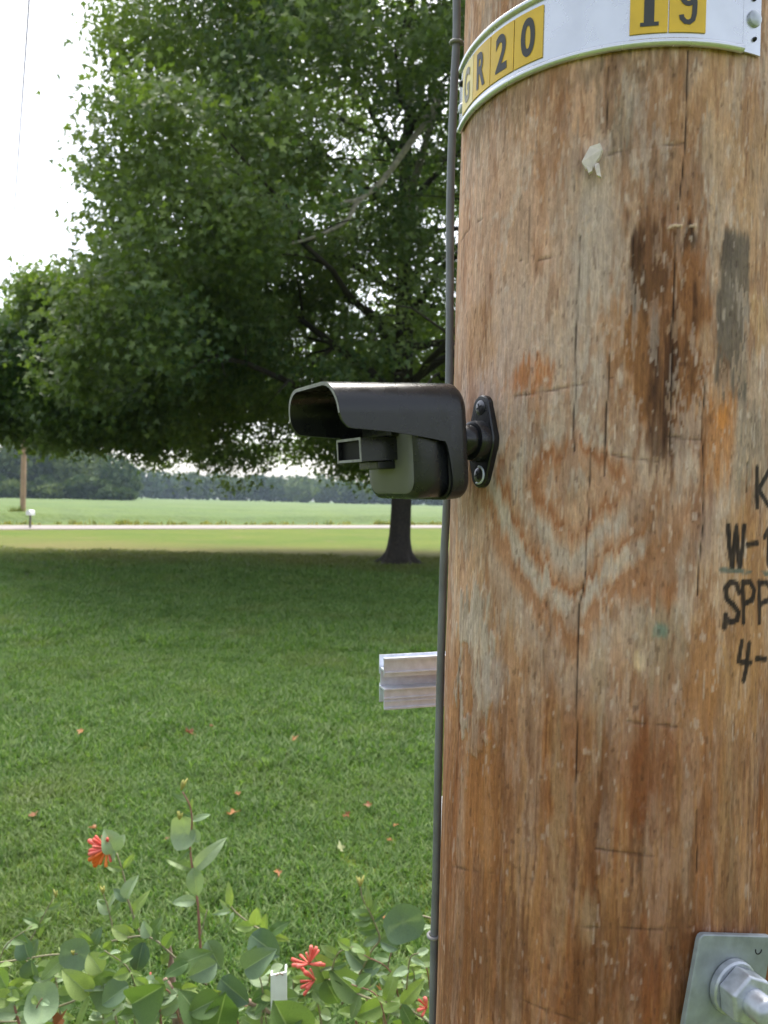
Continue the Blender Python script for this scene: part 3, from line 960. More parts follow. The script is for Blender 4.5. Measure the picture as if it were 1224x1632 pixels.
# ------------------------------------------------------------------ bolt with square washer
th, z = pole_hit(1152, 1560)
bolt = empty('through_bolt', pole_pt(th, z))
tag(bolt, 'galvanised bolt with nut on a square washer plate low on the pole', 'bolt')
mt = on_pole_frame(th, z, 0.002) @ Matrix.Rotation(R(-11), 4, 'Z')
mb = MB(); h = .0335
cnr = .004
prof = []
for sx, sy in ((1, 1), (-1, 1), (-1, -1), (1, -1)):
    for a in np.linspace(0, math.pi / 2, 5):
        a2 = a + math.atan2(sy, sx) - math.pi / 4
        prof.append((sx * (h - cnr) + cnr * math.cos(a2), sy * (h - cnr) + cnr * math.sin(a2)))
k = len(prof)
vs = []
for zo, f_ in ((.0012, 1), (.0043, 1), (.005, .98)):
    for x, y in prof:
        bend = -.0010 * (x / h) ** 2
        vs.append(mt @ Vector((x * f_, y * f_, zo + bend)))
fs = [(i + j * k, (i + 1) % k + j * k, (i + 1) % k + (j + 1) * k, i + (j + 1) * k) for j in (0, 1) for i in range(k)]
ctr = len(vs); vs.append(mt @ Vector((0, 0, .005)))
fs += [(2 * k + i, 2 * k + (i + 1) % k, ctr) for i in range(k)]
mb.add(vs, fs)
o = mb.build('square_washer', M['galv']); child_at(o, bolt)
o = MB().lathe([(.0175, .0048), (.0187, .0055), (.0187, .0095), (.0175, .0106), (.012, .0107)], 28, mt).build('round_washer', M['galvnut']); child_at(o, bolt)
mtn = mt @ Matrix.Rotation(R(18), 4, 'Z')
o = MB().lathe([(.0168, .0108), (.0178, .0120), (.0178, .0235), (.0166, .0250), (.0100, .0254)], 6, mtn).build('nut', M['galvnut'], smooth=False, bevel=.0009); child_at(o, bolt)
o = MB().lathe([(.0096, .022), (.0096, .0355), (.0090, .0378), (.0070, .0402), (.0038, .0414), (.001, .0418)], 20, mt).build('bolt_end', M['galvnut']); child_at(o, bolt)
ring = [mt @ Vector((.021 + .0028 * math.cos(t), .024 + .0028 * math.sin(t), .0044)) for t in np.linspace(math.pi * .95, math.pi * 2.05, 10)]
o = MB().tube(ring, .0005, 6).build('stamped_mark', M['recess'], auto=0); child_at(o, bolt)

# ------------------------------------------------------------------ aluminium rail behind the pole
rail_dir = Vector((math.cos(R(16)), math.sin(R(16)), math.tan(R(1.0)))).normalized()
near_v = Vector((rail_dir.y, -rail_dir.x, 0)).normalized()
E0 = at(612, 1050, .845)                # near top corner of the cut end
up = near_v.cross(rail_dir) * -1
up = rail_dir.cross(near_v) * -1
if up.z < 0: up = -up
Hh, Dd, w = .0555, .021, .0017
# (depth away from viewer, height) rectangles of the thin-walled section, origin at near top corner
rects = [
    (0, w, -.0205, 0), (Dd - w, Dd, -.0205, .0005),            # upper channel walls
    (w, Dd - w, -.0145, -.0145 + w),                            # upper channel floor
    (-.0026, w + .001, -.0016, .0008), (-.0026, w, -.0160, -.0148),                          # lip
    (Dd - .006, Dd - .006 + w, -.0350, -.0145),                 # web
    (w, Dd - w, -.0350, -.0350 + w),                            # lower channel roof
    (0, w, -Hh, -.0335), (Dd - w, Dd, -Hh + .003, -.0345 + .003),
    (-.0018, w, -.0445, -.0435), (-.0018, w, -.0482, -.0472), (-.0030, w + .001, -Hh - .0005, -Hh + .0012),
    (-.0026, w, -.0347, -.0333),
]
mb = MB()
for i_, (d0, d1, h0, h1) in enumerate(rects):
    vs = []
    for t in (0.0003 * (i_ % 3), .34):
        for d in (d0, d1):
            for hh in (h0, h1):
                vs.append(E0 + rail_dir * t - near_v * d + up * hh)
    mb.add(vs, [(0, 1, 3, 2), (4, 6, 7, 5), (0, 4, 5, 1), (2, 3, 7, 6), (0, 2, 6, 4), (1, 5, 7, 3)])
rail = mb.build('aluminium_rail', M['alu'], smooth=False)
tag(rail, 'cut end of silver aluminium channel rail sticking out behind the pole', 'rail')

# ------------------------------------------------------------------ security camera
BETA, TILT = R(30), R(5.0)
fwd = Vector((-math.cos(BETA) * math.cos(TILT), -math.sin(BETA) * math.cos(TILT), -math.sin(TILT)))
rgt = fwd.cross(Vector((0, 0, 1))).normalized()
upv = rgt.cross(fwd)
CM = Matrix((rgt, fwd, upv)).transposed().to_4x4()
CM.translation = Vector((.0375, .600, 1.6475))
scam = empty('security_camera')
scam.matrix_world = CM
tag(scam, 'black hooded security camera on a ball mount screwed to the pole', 'security camera')
HW, HZ, HL = .0415, .0435, .100
def rrect(hw, z0, z1, rt, rb, n_=7):
    """closed loop (x,z) starting bottom centre, going to -x side, over the top, to +x side"""
    pts_ = [(0, z0)]
    for cx, cz, r_, a0 in ((-hw + rb, z0 + rb, rb, -90), (-hw + rt, z1 - rt, rt, 180), (hw - rt, z1 - rt, rt, 90), (hw - rb, z0 + rb, rb, 0)):
        for k_ in range(n_):
            a = math.radians(a0 - 90 * k_ / (n_ - 1))
            pts_.append((cx + r_ * math.cos(a), cz + r_ * math.sin(a)))
    return pts_
mb = MB()
# rear cup: closed loft
loops = []
for y, inset in ((-.0045, .0075), (-.0039, .004), (-.0025, .0016), (.0, .0003), (.003, 0), (.0125, 0)):
    lp = rrect(HW - inset, -HZ + inset, HZ - inset, .021 - inset * .3, .014 - inset * .3)
    loops.append([(x, y, z_) for x, z_ in lp])
k = len(loops[0])
vs = [q for lp in loops for q in lp]
fs = [(i * k + j, i * k + (j + 1) % k, (i + 1) * k + (j + 1) % k, (i + 1) * k + j) for i in range(len(loops) - 1) for j in range(k)]
fs.append(tuple(range(k))[::-1])
inner = [(x * .945, .0125, z_ * .945) for x, _, z_ in loops[-1]]
b_ = len(vs); vs += inner
fs += [((len(loops) - 1) * k + j, (len(loops) - 1) * k + (j + 1) % k, b_ + (j + 1) % k, b_ + j) for j in range(k)]
mb.add(vs, fs)
# hood: open loft whose lower edge follows the cut-away profile
def zlow_h(y):
    if y < .0195:
        t = (y - .0125) / .007
        return -HZ + .016 + (HZ - .016 + .0005) * (1 - (1 - t) ** 2.6) - .0005
    return float(np.interp(y, [.0195, .030, .060, .090, .0938, .0962, .0985, .0994, .1], [-.0005, .0018, .0068, .0100, .0105, .0118, .0150, .0172, .0205]))
ystat = list(np.linspace(.0125, .0195, 8)) + list(np.linspace(.0195, .088, 9))[1:] + [.0915, .0938, .0955, .097, .0985, .0994, .1]
def arch(hw, z0, z1, rt, n_=9):
    pts_ = []
    for k_ in range(6): pts_.append((-hw, z0 + (z1 - rt - z0) * k_ / 6))
    for k_ in range(n_):
        a = math.radians(180 - 90 * k_ / (n_ - 1)); pts_.append((-hw + rt + rt * math.cos(a), z1 - rt + rt * math.sin(a)))
    for k_ in range(n_):
        a = math.radians(90 - 90 * k_ / (n_ - 1)); pts_.append((hw - rt + rt * math.cos(a), z1 - rt + rt * math.sin(a)))
    for k_ in range(1, 7): pts_.append((hw, z1 - rt + (z0 - (z1 - rt)) * k_ / 6))
    return pts_
TK = .0024
outer, innr = [], []
for y in ystat:
    zb = zlow_h(y)
    fl_ = .0008 * (y / HL)
    outer.append([(x, y + .004 * max(0, (z_ - .0) / HZ) * sstep(.07, .1, y), z_) for x, z_ in arch(HW + fl_, zb, HZ, .021)])
    innr.append([(x, y + .004 * max(0, (z_ - .0) / HZ) * sstep(.07, .1, y), z_) for x, z_ in arch(HW - TK + fl_, zb, HZ - TK, .019)])
k = len(outer[0]); nl = len(outer)
vs = [q for lp in outer for q in lp] + [q for lp in innr for q in lp]
OFF = k * nl
fs = []
for i in range(nl - 1):
    for j in range(k - 1):
        fs.append((i * k + j, i * k + j + 1, (i + 1) * k + j + 1, (i + 1) * k + j))
        fs.append((OFF + i * k + j, OFF + (i + 1) * k + j, OFF + (i + 1) * k + j + 1, OFF + i * k + j + 1))
    for j in (0, k - 1):
        fs.append((i * k + j, (i + 1) * k + j, OFF + (i + 1) * k + j, OFF + i * k + j))
mb.add(vs, fs)
hood = mb.build('hood', M['plastic'], scam, auto=50)
# paler front rim of the hood (its edge faces)
rim = MB()
path_o, path_i = outer[-1], innr[-1]
vs = [(x, y + .0002, z_) for x, y, z_ in path_o] + [(x, y + .0002, z_) for x, y, z_ in path_i]
vs += [(x * 1.004, y - .0012, z_ + .0001) for x, y, z_ in path_o]
fs = [(j, j + 1, k + j + 1, k + j) for j in range(k - 1)]
rim.add(vs, fs)
o = rim.build('front_rim', M['plastic_rim'], hood, auto=0)
# body block
mb = MB(); loops = []
for y, inset in ((.0115, .001), (.0125, 0), (.0345, 0), (.0372, .0006), (.0390, .0020), (.0400, .0042)):
    loops.append([(x, y, z_) for x, z_ in rrect(.0368 - inset, -.0415 + inset, .034 - inset, .012, .0135)])
k = len(loops[0]); vs = [q for lp in loops for q in lp]
fs = [(i * k + j, i * k + (j + 1) % k, (i + 1) * k + (j + 1) % k, (i + 1) * k + j) for i in range(len(loops) - 1) for j in range(k)]
fs += [tuple(range(k))[::-1]]
mb.add(vs, fs)
body = mb.build('body', M['plastic'], scam, auto=60)
fp = MB(); lp = [(x, .0402, z_) for x, z_ in rrect(.0326, -.0373, .0298, .010, .0115)]
lp2 = [(x * .97, .0412, z_ * .97) for x, _, z_ in lp]
fp.add(lp + lp2, [tuple(range(k, 2 * k))] + [(j, (j + 1) % k, k + (j + 1) % k, k + j) for j in range(k)])
fp.build('skylit_front', M['plastic_skylit'], body, auto=50)  # front face paler than the body sides: sky's light in its colour
# seam ring between hood cup and body
lp = [(x, .0130, z_) for x, z_ in rrect(.0385, -.0415, .0405, .019, .0125)]
MB().tube(lp + [lp[0]], .0011, 6).build('seal', M['recess'], scam, auto=0)
# lens box (square tube) and the step below it
x0, x1, z0, z1, y0, y1, t = -.0127, .0249, -.0120, .0050, .0405, .0715, .0016
mb = MB()
mb.box(x0, x1, y0, y1, z1 - t, z1).box(x0, x1, y0, y1, z0, z0 + t).box(x0, x0 + t, y0, y1, z0 + t, z1 - t).box(x1 - t, x1, y0, y1, z0 + t, z1 - t)
lb = mb.build('lens_box', M['plastic'], scam, smooth=False)
mb = MB(); e = .0003
mb.box(x0 - e, x1 + e, y1, y1 + .0006, z1 - t, z1 + e).box(x0 - e, x1 + e, y1, y1 + .0006, z0 - e, z0 + t).box(x0 - e, x0 + t, y1, y1 + .0006, z0 + t, z1 - t).box(x1 - t, x1 + e, y1, y1 + .0006, z0 + t, z1 - t)
mb.build('rim', M['plastic_rim'], lb, smooth=False)
MB().box(x0 + t, x1 - t, y1 - .004, y1 - .0030, z0 + t, z1 - t).build('lens_window', M['glass_dark'], lb, smooth=False)
MB().box(-.0085, .021, .0405, .0560, -.0185, -.0121).build('lens_step', M['plastic'], scam, smooth=False, bevel=.001)
MB().box(-.016, .028, .0405, .0480, .0052, .0300).build('upper_block', M['plastic'], scam, smooth=False, bevel=.001)

# ball mount screwed to the pole (in world space, kept under the camera)
thm, zm = pole_hit(772, 704)
MT = on_pole_frame(thm, zm, .0005)
def under_cam(o):
    o.parent = scam
    o.matrix_parent_inverse = CM.inverted()
    return o
# plate outline: hull of a big centre disc and two small end discs
def hull_outline(rc, re, he, n_=40):
    out = []
    for i in range(n_ * 2):
        a = 2 * math.pi * i / (n_ * 2)
        d = Vector((math.cos(a), math.sin(a)))
        best = max(((rc, Vector((0, 0))), (re, Vector((0, he))), (re, Vector((0, -he)))), key=lambda q: q[0] + q[1].dot(d))
        pt_ = best[1] + d * best[0]
        out.append((pt_.x, pt_.y))
    return out
ol = hull_outline(.0172, .0098, .0262)
k = len(ol); vs, fs = [], []
for zo, f_ in ((-.003, 1), (.0032, 1), (.0042, .95)):
    vs += [MT @ Vector((x * f_, y * f_ if abs(y) < .03 else y * (f_ + .02 if f_ < 1 else 1), zo)) for x, y in ol]
fs = [(i + j * k, (i + 1) % k + j * k, (i + 1) % k + (j + 1) * k, i + (j + 1) * k) for j in (0, 1) for i in range(k)]
fs.append(tuple(2 * k + i for i in range(k)))
mb = MB().add(vs, fs)
mplate = under_cam(mb.build('mount_plate', M['plastic'], auto=40))
def part_of(o, par):
    o.parent = par
    return o
mb = MB().lathe([(.0160, .003), (.0158, .010), (.0150, .0128), (.0128, .0138), (.0118, .0138)], 32, MT)
under_cam(mb.build('boss', M['plastic'], auto=40))
J = MT @ Vector((0, 0, .0165))
tgt = CM @ Vector((0, -.003, .000))
zd = (tgt - J).normalized()
JM = zd.to_track_quat('Z', 'Y').to_matrix().to_4x4(); JM.translation = J
Lj = (tgt - J).length
mb = MB().lathe([(.004, -.012), (.0085, -.0095), (.0115, -.004), (.0122, 0), (.0115, .004), (.0092, .0072), (.0090, Lj - .004), (.0125, Lj - .002), (.0125, Lj)], 28, JM)
under_cam(mb.build('ball_joint', M['plastic'], auto=60))
for sgn in (1, -1):
    SM = MT @ Matrix.Translation((0, sgn * .0262, .0042))
    part_of(MB().lathe([(.0058, 0), (.0058, .0004), (.0048, .0010), (.0030, .0014), (.0005, .0015)], 20, SM).build('screw', M['screw'], auto=40), mplate)
    mb = MB()
    for a in (20, 110):
        RM = SM @ Matrix.Rotation(R(a), 4, 'Z')
        vs = [RM @ Vector((x, y, .00165 + .00002 * (a > 50))) for x, y in ((-.0034, -.0005), (.0034, -.0005), (.0034, .0005), (-.0034, .0005))]
        mb.add(vs, [(0, 1, 2, 3)])
    part_of(mb.build('screw_slot', M['recess'], smooth=False, auto=0), mplate)
ring = [MT @ Vector((.0066 * math.cos(t), -.0262 + .0066 * math.sin(t), .0044)) for t in np.linspace(-2.0, 1.6, 16)]
part_of(MB().tube(ring, .0009, 6).build('slot_edge', M['alu'], auto=0), mplate)

# ------------------------------------------------------------------ maple tree
tb = on_ground(634, 901)
TC = np.array([tb.x, tb.y])
tree = empty('maple_tree', (tb.x, tb.y, 0))
tag(tree, 'big spreading green maple tree shading the lawn', 'tree')
trunk_d = tb.y
# trunk with flared base
rows_, nseg = [], 28
zs = [-.05, .03, .10, .20, .35, .55, .8, 1.2, 1.7, 2.3, 3.2, 4.5, 6, 8, 10, 12, 14, 15.5]
rs = [.66, .58, .49, .405, .335, .295, .27, .26, .255, .255, .26, .25, .22, .18, .14, .10, .06, .03]
vs, fs = [], []
for i, (z_, r_) in enumerate(zip(zs, rs)):
    fl_ = max(0, (r_ - .27) / .3)
    for j in range(nseg):
        a = 2 * math.pi * j / nseg
        rr = r_ * (1 + fl_ * .55 * math.sin(a * 5 + .6) * .6 + .06 * math.sin(a * 3 + z_ * 1.3) + random.uniform(-.03, .03))
        vs.append((rr * math.cos(a) + .05 * math.sin(z_ * .5), rr * math.sin(a) + .04 * math.sin(z_ * .7), z_))
for i in range(len(zs) - 1):
    for j in range(nseg):
        fs.append((i * nseg + j, i * nseg + (j + 1) % nseg, (i + 1) * nseg + (j + 1) % nseg, (i + 1) * nseg + j))
mesh_obj('trunk', vs, fs, M['bark'], tree)

def crown_r(z, a):
    """crown radius at height z, azimuth a (0 = towards viewer, -pi/2 = left)"""
    r = np.interp(z, [1.6, 2.2, 3, 4.5, 7, 9, 12, 15, 17, 18.5, 19.6], [3.5, 6.4, 8.4, 9.4, 9.2, 8.4, 8.0, 7.0, 5.2, 3.2, .4])
    left = np.exp(-((a + math.pi / 2) / .55) ** 2)
    r = r + left * (np.interp(z, [2, 3, 5, 6.6, 7.6, 8.6, 10, 14], [1.2, 2.9, 2.9, 1.4, -1.6, -1.5, -.9, -.9]))
    right = np.exp(-((a - math.pi / 2) / .7) ** 2)
    return r + right * .6
def crown_low(a, r):
    near = np.exp(-(a / 1.0) ** 2)
    side = np.clip(a / .7, -1, 1)
    zl = 2.15 + near * (2.0 + 1.1 * (side > 0) * np.abs(side)) + .5 * np.sin(a * 7) * .5
    left = np.exp(-((a + math.pi / 2) / .5) ** 2)
    zl = zl + left * np.where(r > 6.5, .45, 0)
    zl = zl + np.where((np.abs(a) > 2.1) & (r > 4.5), .5, 0)
    return zl + np.clip((4.5 - r) / 4.5, 0, 1) * 2.6

N0 = 215000
z_ = rng.uniform(1.8, 19.6, N0); a_ = rng.uniform(-math.pi, math.pi, N0)
N1 = 30000                                  # the heavy low limb on the left
z_[:N1] = rng.uniform(2.4, 7.4, N1); a_[:N1] = rng.uniform(-2.1, -1.0, N1)
z_[N1:N1 + 45000] = rng.uniform(1.9, 8.0, 45000)         # full low skirts
R_ = crown_r(z_, a_) * (1.05 - .24 * sstep(.40, .75, vnoise3(a_ * 3.6 + 9, z_ * .75, z_ * 0 + 2, 5)) - .12 * vnoise3(a_ * 9 + 9, z_ * 1.6, z_ * 0 + 4, 6))
q_ = rng.random(N0) ** .45
R_ = np.where((np.abs(a_ + 1.6) < .42) & (z_ < 6.5), np.maximum(R_, crown_r(z_, a_) * .95), R_)
r_ = R_ * q_
x_, y_ = TC[0] + r_ * np.sin(a_), TC[1] - r_ * np.cos(a_)
cl = vnoise3(x_ / 1.35 + 20, y_ / 1.35 + 20, z_ / .85 + 20, 8) * .72 + vnoise3(x_ / .6 + 5, y_ / .6 + 5, z_ / .45 + 5, 9) * .28
keep = (z_ > crown_low(a_, r_)) & (cl > np.where((np.abs(a_ + 1.57) < .5) & (z_ < 6.5) & (r_ > 6), .50, .525)) & (rng.random(N0) < np.clip(r_ / (R_ + .01) * 1.25, 0, 1))
keep &= rng.random(N0) < np.clip(R_ / 9.0, .12, 1.0)
# the crown's outline on the left, as the tangent of the bearing for each elevation
el_ = (z_ - 1.6) / y_; be_ = x_ / y_
lim = np.interp(el_, [.0, .20, .225, .25, .285, .30, .315, .345, .40, .45, .50, .56, .64, .8], [-.62, -.60, -.50, -.485, -.465, -.43, -.39, -.365, -.375, -.40, -.415, -.40, -.38, -.38])
lim = lim + .045 * (vnoise3(el_ * 34 + 3, y_ * .35, el_ * 0 + 1, 12) - .5) * 2
keep &= be_ > lim
# foliage on the near side hangs lower at the left than at the right
hem = np.interp(be_, [-.5, -.30, -.22, -.17, -.128, -.05, .03, .1, .2], [.08, .12, .16, .26, .37, .43, .51, .56, .56]) + .05 * (vnoise3(be_ * 22 + 4, y_ * .4, be_ * 0 + 1, 13) - .5) * 2
keep &= ~((y_ < 15.6) & (el_ < hem))
behind = (np.abs(a_) > 1.9)
keep &= ~(behind & (rng.random(N0) < .30 + .5 * sstep(.7, 1.0, r_ / (R_ + .01)) * (np.abs(a_) > 2.2)))
keep &= ~((z_ > 15) & (rng.random(N0) < .35))
SP_ = np.stack([x_, y_, z_], 1)[keep]
AZ = a_[keep]
nS = len(SP_)
NL = 10
out_d = np.stack([np.sin(AZ), -np.cos(AZ), np.zeros(nS)], 1)
Pl = np.repeat(SP_, NL, 0); Ol = np.repeat(out_d, NL, 0)
nLf = len(Pl)
Pl = Pl + rng.normal(0, 1, (nLf, 3)) * np.array([.24, .24, .13])
nrm_ = Ol * .55 + np.array([0, 0, .65]) + rng.normal(0, .60, (nLf, 3))
nrm_ /= np.linalg.norm(nrm_, axis=1, keepdims=True)
tip = Ol * .5 + np.array([0, 0, -.55]) + rng.normal(0, .7, (nLf, 3))
tip -= nrm_ * (tip * nrm_).sum(1, keepdims=True)
tip /= np.linalg.norm(tip, axis=1, keepdims=True)
side_ = np.cross(tip, nrm_)
size = rng.uniform(.10, .185, nLf) * np.where(Pl[:, 1] < 14, .85, 1) * np.where(Pl[:, 2] > 15, 1.5, 1)
spray_t = np.repeat(rng.random(nS), NL)
big = vnoise3(Pl[:, 0] / 2.6 + 40, Pl[:, 1] / 2.6 + 40, Pl[:, 2] / 2.0 + 40, 15)          # bough-sized noise puts skylit, paler patches of the crown into leaf colour
tint = np.clip(.42 * spray_t + .33 * rng.random(nLf) + .75 * (big - .38), 0, 1) ** 1.15
tint = np.where(rng.random(nLf) < .02, 1.25, tint)
dcam = np.linalg.norm(Pl - np.array([0, 0, 1.6]), axis=1)
# the photo's frame, to pick the leaves that show largest
uu = Pl[:, 0] / Pl[:, 1]; vv = (Pl[:, 2] - 1.6) / Pl[:, 1]
inframe = (uu > -.50) & (uu < .09) & (vv < .66)
FINE = np.array([(0, 0), (.30, -.10), (.22, .14), (.60, .30), (.40, .50), (.20, .46), (0, 1.0), (-.20, .46), (-.40, .50), (-.60, .30), (-.22, .14), (-.30, -.10)])
COARSE = np.array([(0, 0), (.52, .32), (.20, .45), (0, 1.0), (-.20, .45), (-.52, .32)])
def leaf_geo(idx, O2, fan):
    k = len(O2)
    x = O2[:, 0][None, :, None] * size[idx][:, None, None]
    y = O2[:, 1][None, :, None] * size[idx][:, None, None]
    cup = (.25 * np.abs(O2[:, 0])[None, :, None] * rng.uniform(-.4, 1.4, (len(idx), 1, 1)) - (O2[:, 1] ** 2)[None, :, None] * rng.uniform(0, .5, (len(idx), 1, 1))) * size[idx][:, None, None]
    Vv = Pl[idx][:, None, :] + side_[idx][:, None, :] * x + tip[idx][:, None, :] * y + nrm_[idx][:, None, :] * cup
    fan = np.array(fan)
    Ff = fan[None] + (np.arange(len(idx)) * k)[:, None, None]
    cc = np.repeat(tint[idx], k)
    return Vv.reshape(-1, 3), Ff.reshape(-1, 3), cc
fan_f = [(0, 1, 2), (0, 2, 5), (2, 3, 4), (2, 4, 5), (0, 5, 6), (0, 6, 7), (0, 7, 10), (7, 8, 10), (8, 9, 10), (0, 10, 11)]
fan_c = [(0, 1, 2), (0, 2, 3), (0, 3, 4), (0, 4, 5)]
near_idx = np.where(inframe & (dcam < 15.5))[0]
order = np.argsort(dcam + 1e3 * (~inframe))
pick = order[:300]
sel = np.zeros(nLf, bool); sel[pick] = True
near_m = np.zeros(nLf, bool); near_m[near_idx] = True; near_m &= ~sel
far_m = ~near_m & ~sel
maple_mat = leaf_mat('maple_leaf', (0.040, 0.086, 0.036), (0.235, 0.300, 0.085), 0.36, attr='tint', rough=.45, spec=.45, tcol=(1.4, 1.6, .55))
va, fa, ca = leaf_geo(np.where(near_m)[0], FINE, fan_f)
vb, fb, cb = leaf_geo(np.where(far_m)[0], COARSE, fan_c)
V = np.concatenate([va, vb]); Fc = np.concatenate([fa, fb + len(va)]); cc = np.concatenate([ca, cb])
me = np_mesh('crown', V - np.array([tb.x, tb.y, 0]), Fc, maple_mat, True, np.repeat(cc[:, None], 3, 1))
crown = link_mesh('crown', me, tree); crown['kind'] = 'stuff'
open('/tmp/info.txt', 'w').write(f'{nLf} {len(Fc)} {dcam[pick].max()}')
# the nearest leaves, each its own piece
lm = []
for k in range(5):
    tv_ = k / 4.0
    O2 = FINE
    Vv = np.stack([O2[:, 0], O2[:, 1], .18 * np.abs(O2[:, 0]) - .22 * O2[:, 1] ** 2], 1)
    lm.append(np_mesh('maple_leaf', Vv, np.array(fan_f), maple_mat, True, np.full((12, 3), tv_)))
for i in pick:
    mtx = Matrix(((side_[i][0], tip[i][0], nrm_[i][0], 0), (side_[i][1], tip[i][1], nrm_[i][1], 0), (side_[i][2], tip[i][2], nrm_[i][2], 0), (0, 0, 0, 1)))
    mtx = Matrix.Translation(Vector(Pl[i]) - Vector((tb.x, tb.y, 0))) @ mtx @ Matrix.Scale(float(size[i]), 4)
    link_mesh('leaf', lm[min(4, int(tint[i] * 4.999))], tree, mtx)

# limbs: from the trunk out to the foliage
limb_r = random.Random(3)
nl_ = 30
for k in range(nl_):
    a = -math.pi + 2 * math.pi * ((k * .381966) % 1.0)
    zz0 = 2.4 + 10.5 * (k / nl_) ** 1.1
    zend = min(zz0 + limb_r.uniform(1.5, 4.0), 17.5)
    re = float(crown_r(zend, a)) * limb_r.uniform(.78, .95)
    p0 = Vector((0, 0, zz0)); dirv = Vector((math.sin(a), -math.cos(a), 0))
    pts_ = []
    for t in np.linspace(0, 1, 9):
        q = p0 + dirv * re * t + Vector((0, 0, (zend - zz0) * (1.25 * t - .25 * t * t if zz0 > 5 else 1.9 * t - 1.2 * t * t)))
        q += Vector((limb_r.uniform(-.18, .18), limb_r.uniform(-.18, .18), limb_r.uniform(-.12, .12))) * min(1, t * 3)
        pts_.append(q)
    r0 = .13 - .07 * k / nl_
    mb = MB().tube(pts_, [r0 * (1 - .88 * t) for t in np.linspace(0, 1, 9)], 7)
    for j in range(6):
        i0 = limb_r.randint(2, 6)
        b_ = pts_[i0]
        dv = (dirv * limb_r.uniform(.3, 1) + Vector((limb_r.uniform(-.9, .9), limb_r.uniform(-.9, .9), limb_r.uniform(-.35, .6)))).normalized()
        L_ = limb_r.uniform(1.2, 2.8)
        tp = [b_ + dv * L_ * t + Vector((0, 0, -.35 * t * t + limb_r.uniform(-.06, .06))) for t in np.linspace(0, 1, 5)]
        rb = r0 * (1 - .88 * i0 / 8) * .6
        mb.tube(tp, [rb * (1 - .85 * t) for t in np.linspace(0, 1, 5)], 5)
    mb.build('limb', M['bark'], tree, auto=0)
# the pale bare branch that shows under the near foliage
bp_ = [(705, 140, 18.0), (680, 190, 16.4), (652, 230, 14.6), (608, 290, 14.2), (570, 322, 14), (552, 352, 13.8), (505, 376, 13.5), (455, 391, 13.3)]
pts_ = [at(*q) - Vector((tb.x, tb.y, 0)) for q in bp_]
mb = MB().tube(smoothpath(pts_, 4), list(np.linspace(.075, .022, 29)), 7)
mb.tube([at(572, 318, 14) - Vector((tb.x, tb.y, 0)), at(550, 322, 13.8) - Vector((tb.x, tb.y, 0)), at(530, 335, 13.6) - Vector((tb.x, tb.y, 0))], [.04, .03, .015], 6)
mb.tube([pts_[0], pts_[0] * .5 + Vector((0, 0, 4.6)), Vector((0, 0, 9.0))], [.075, .09, .11], 7)
br = mb.build('limb', M['branch'], tree, auto=0)
br['label'] = 'pale bare curving branch under the leaves'

# ------------------------------------------------------------------ far woods
wood_mat = leaf_mat('far_foliage', (0.028, 0.056, 0.022), (0.105, 0.140, 0.045), .15, attr='tint', rough=.8, spec=.1)
def woods(name, trees, label, qn, qs):
    Vs, Ts = [], []
    for (x, y, h_, w_, t0) in trees:
        n_ = qn
        d = rng.normal(0, 1, (n_, 3)); d /= np.linalg.norm(d, axis=1, keepdims=True)
        rad = rng.random(n_)[:, None] ** .3
        lob = 1 + .28 * (vnoise3(d[:, 0] * 1.6 + x, d[:, 1] * 1.6 + y, d[:, 2] * 1.6 + 7, 4) - .5)[:, None] * 2
        c_ = np.array([x, y, h_ * .54]) + d * rad * lob * np.array([w_, w_, h_ * .5])
        c_[:, 2] = np.maximum(c_[:, 2], .2)
        e1 = rng.normal(0, 1, (n_, 3)); e1 /= np.linalg.norm(e1, axis=1, keepdims=True)
        e2 = np.cross(e1, rng.normal(0, 1, (n_, 3))); e2 /= np.linalg.norm(e2, axis=1, keepdims=True)
        s_ = rng.uniform(.5, 1.2, n_)[:, None] * qs
        q4 = np.stack([c_ - e1 * s_, c_ + e2 * s_ * .7, c_ + e1 * s_, c_ - e2 * s_ * .7], 1)
        q4[:, :, 2] = np.maximum(q4[:, :, 2], .05)
        Vs.append(q4.reshape(-1, 3))
        Ts.append(np.repeat(np.clip(t0 + rng.normal(0, .18, n_), 0, 1.3), 4))
    V = np.concatenate(Vs); T = np.concatenate(Ts)
    Fq = np.arange(len(V)).reshape(-1, 4)
    o = link_mesh(name, np_mesh(name, V, Fq, wood_mat, False, np.repeat(T[:, None], 3, 1)))
    return tag(o, label, 'woodland', kind='stuff')
tr = []
for k in range(46):
    u = -260 + 460 * k / 45 + random.uniform(-6, 6)
    Y = random.uniform(215, 265)
    q = at(u, 790, Y)
    hpx = float(np.interp(u, [-260, 0, 60, 110, 150, 190, 220], [80, 80, 74, 74, 66, 60, 34])) * random.uniform(.66, 1.12)
    tr.append((q.x, Y, hpx / F * Y + 2.6, random.uniform(4, 6.5), random.random() ** 1.5))
for k in range(26):
    u = -260 + 460 * k / 25; q = at(u, 790, 208)
    tr.append((q.x, 206 + random.uniform(-3, 3), random.uniform(3, 6.5), random.uniform(3, 4), random.uniform(.2, 1)))
woods('woodland_edge', tr, 'bushy green wood at the far left edge of the field', 420, 1.0)
tr = []
for k in range(150):
    u = 120 + 1500 * k / 149 + random.uniform(-6, 6)
    Y = random.uniform(430, 520)
    q = at(u, 800, Y)
    hpx = float(np.interp(u, [120, 190, 300, 420, 520, 600, 1600], [36, 38, 36, 34, 36, 30, 34])) * random.uniform(.75, 1.15)
    tr.append((q.x, Y, hpx / F * Y + 2.0, random.uniform(6, 10), random.random() ** 1.3))
woods('treeline', tr, 'hazy distant line of trees along the horizon', 260, 2.0)

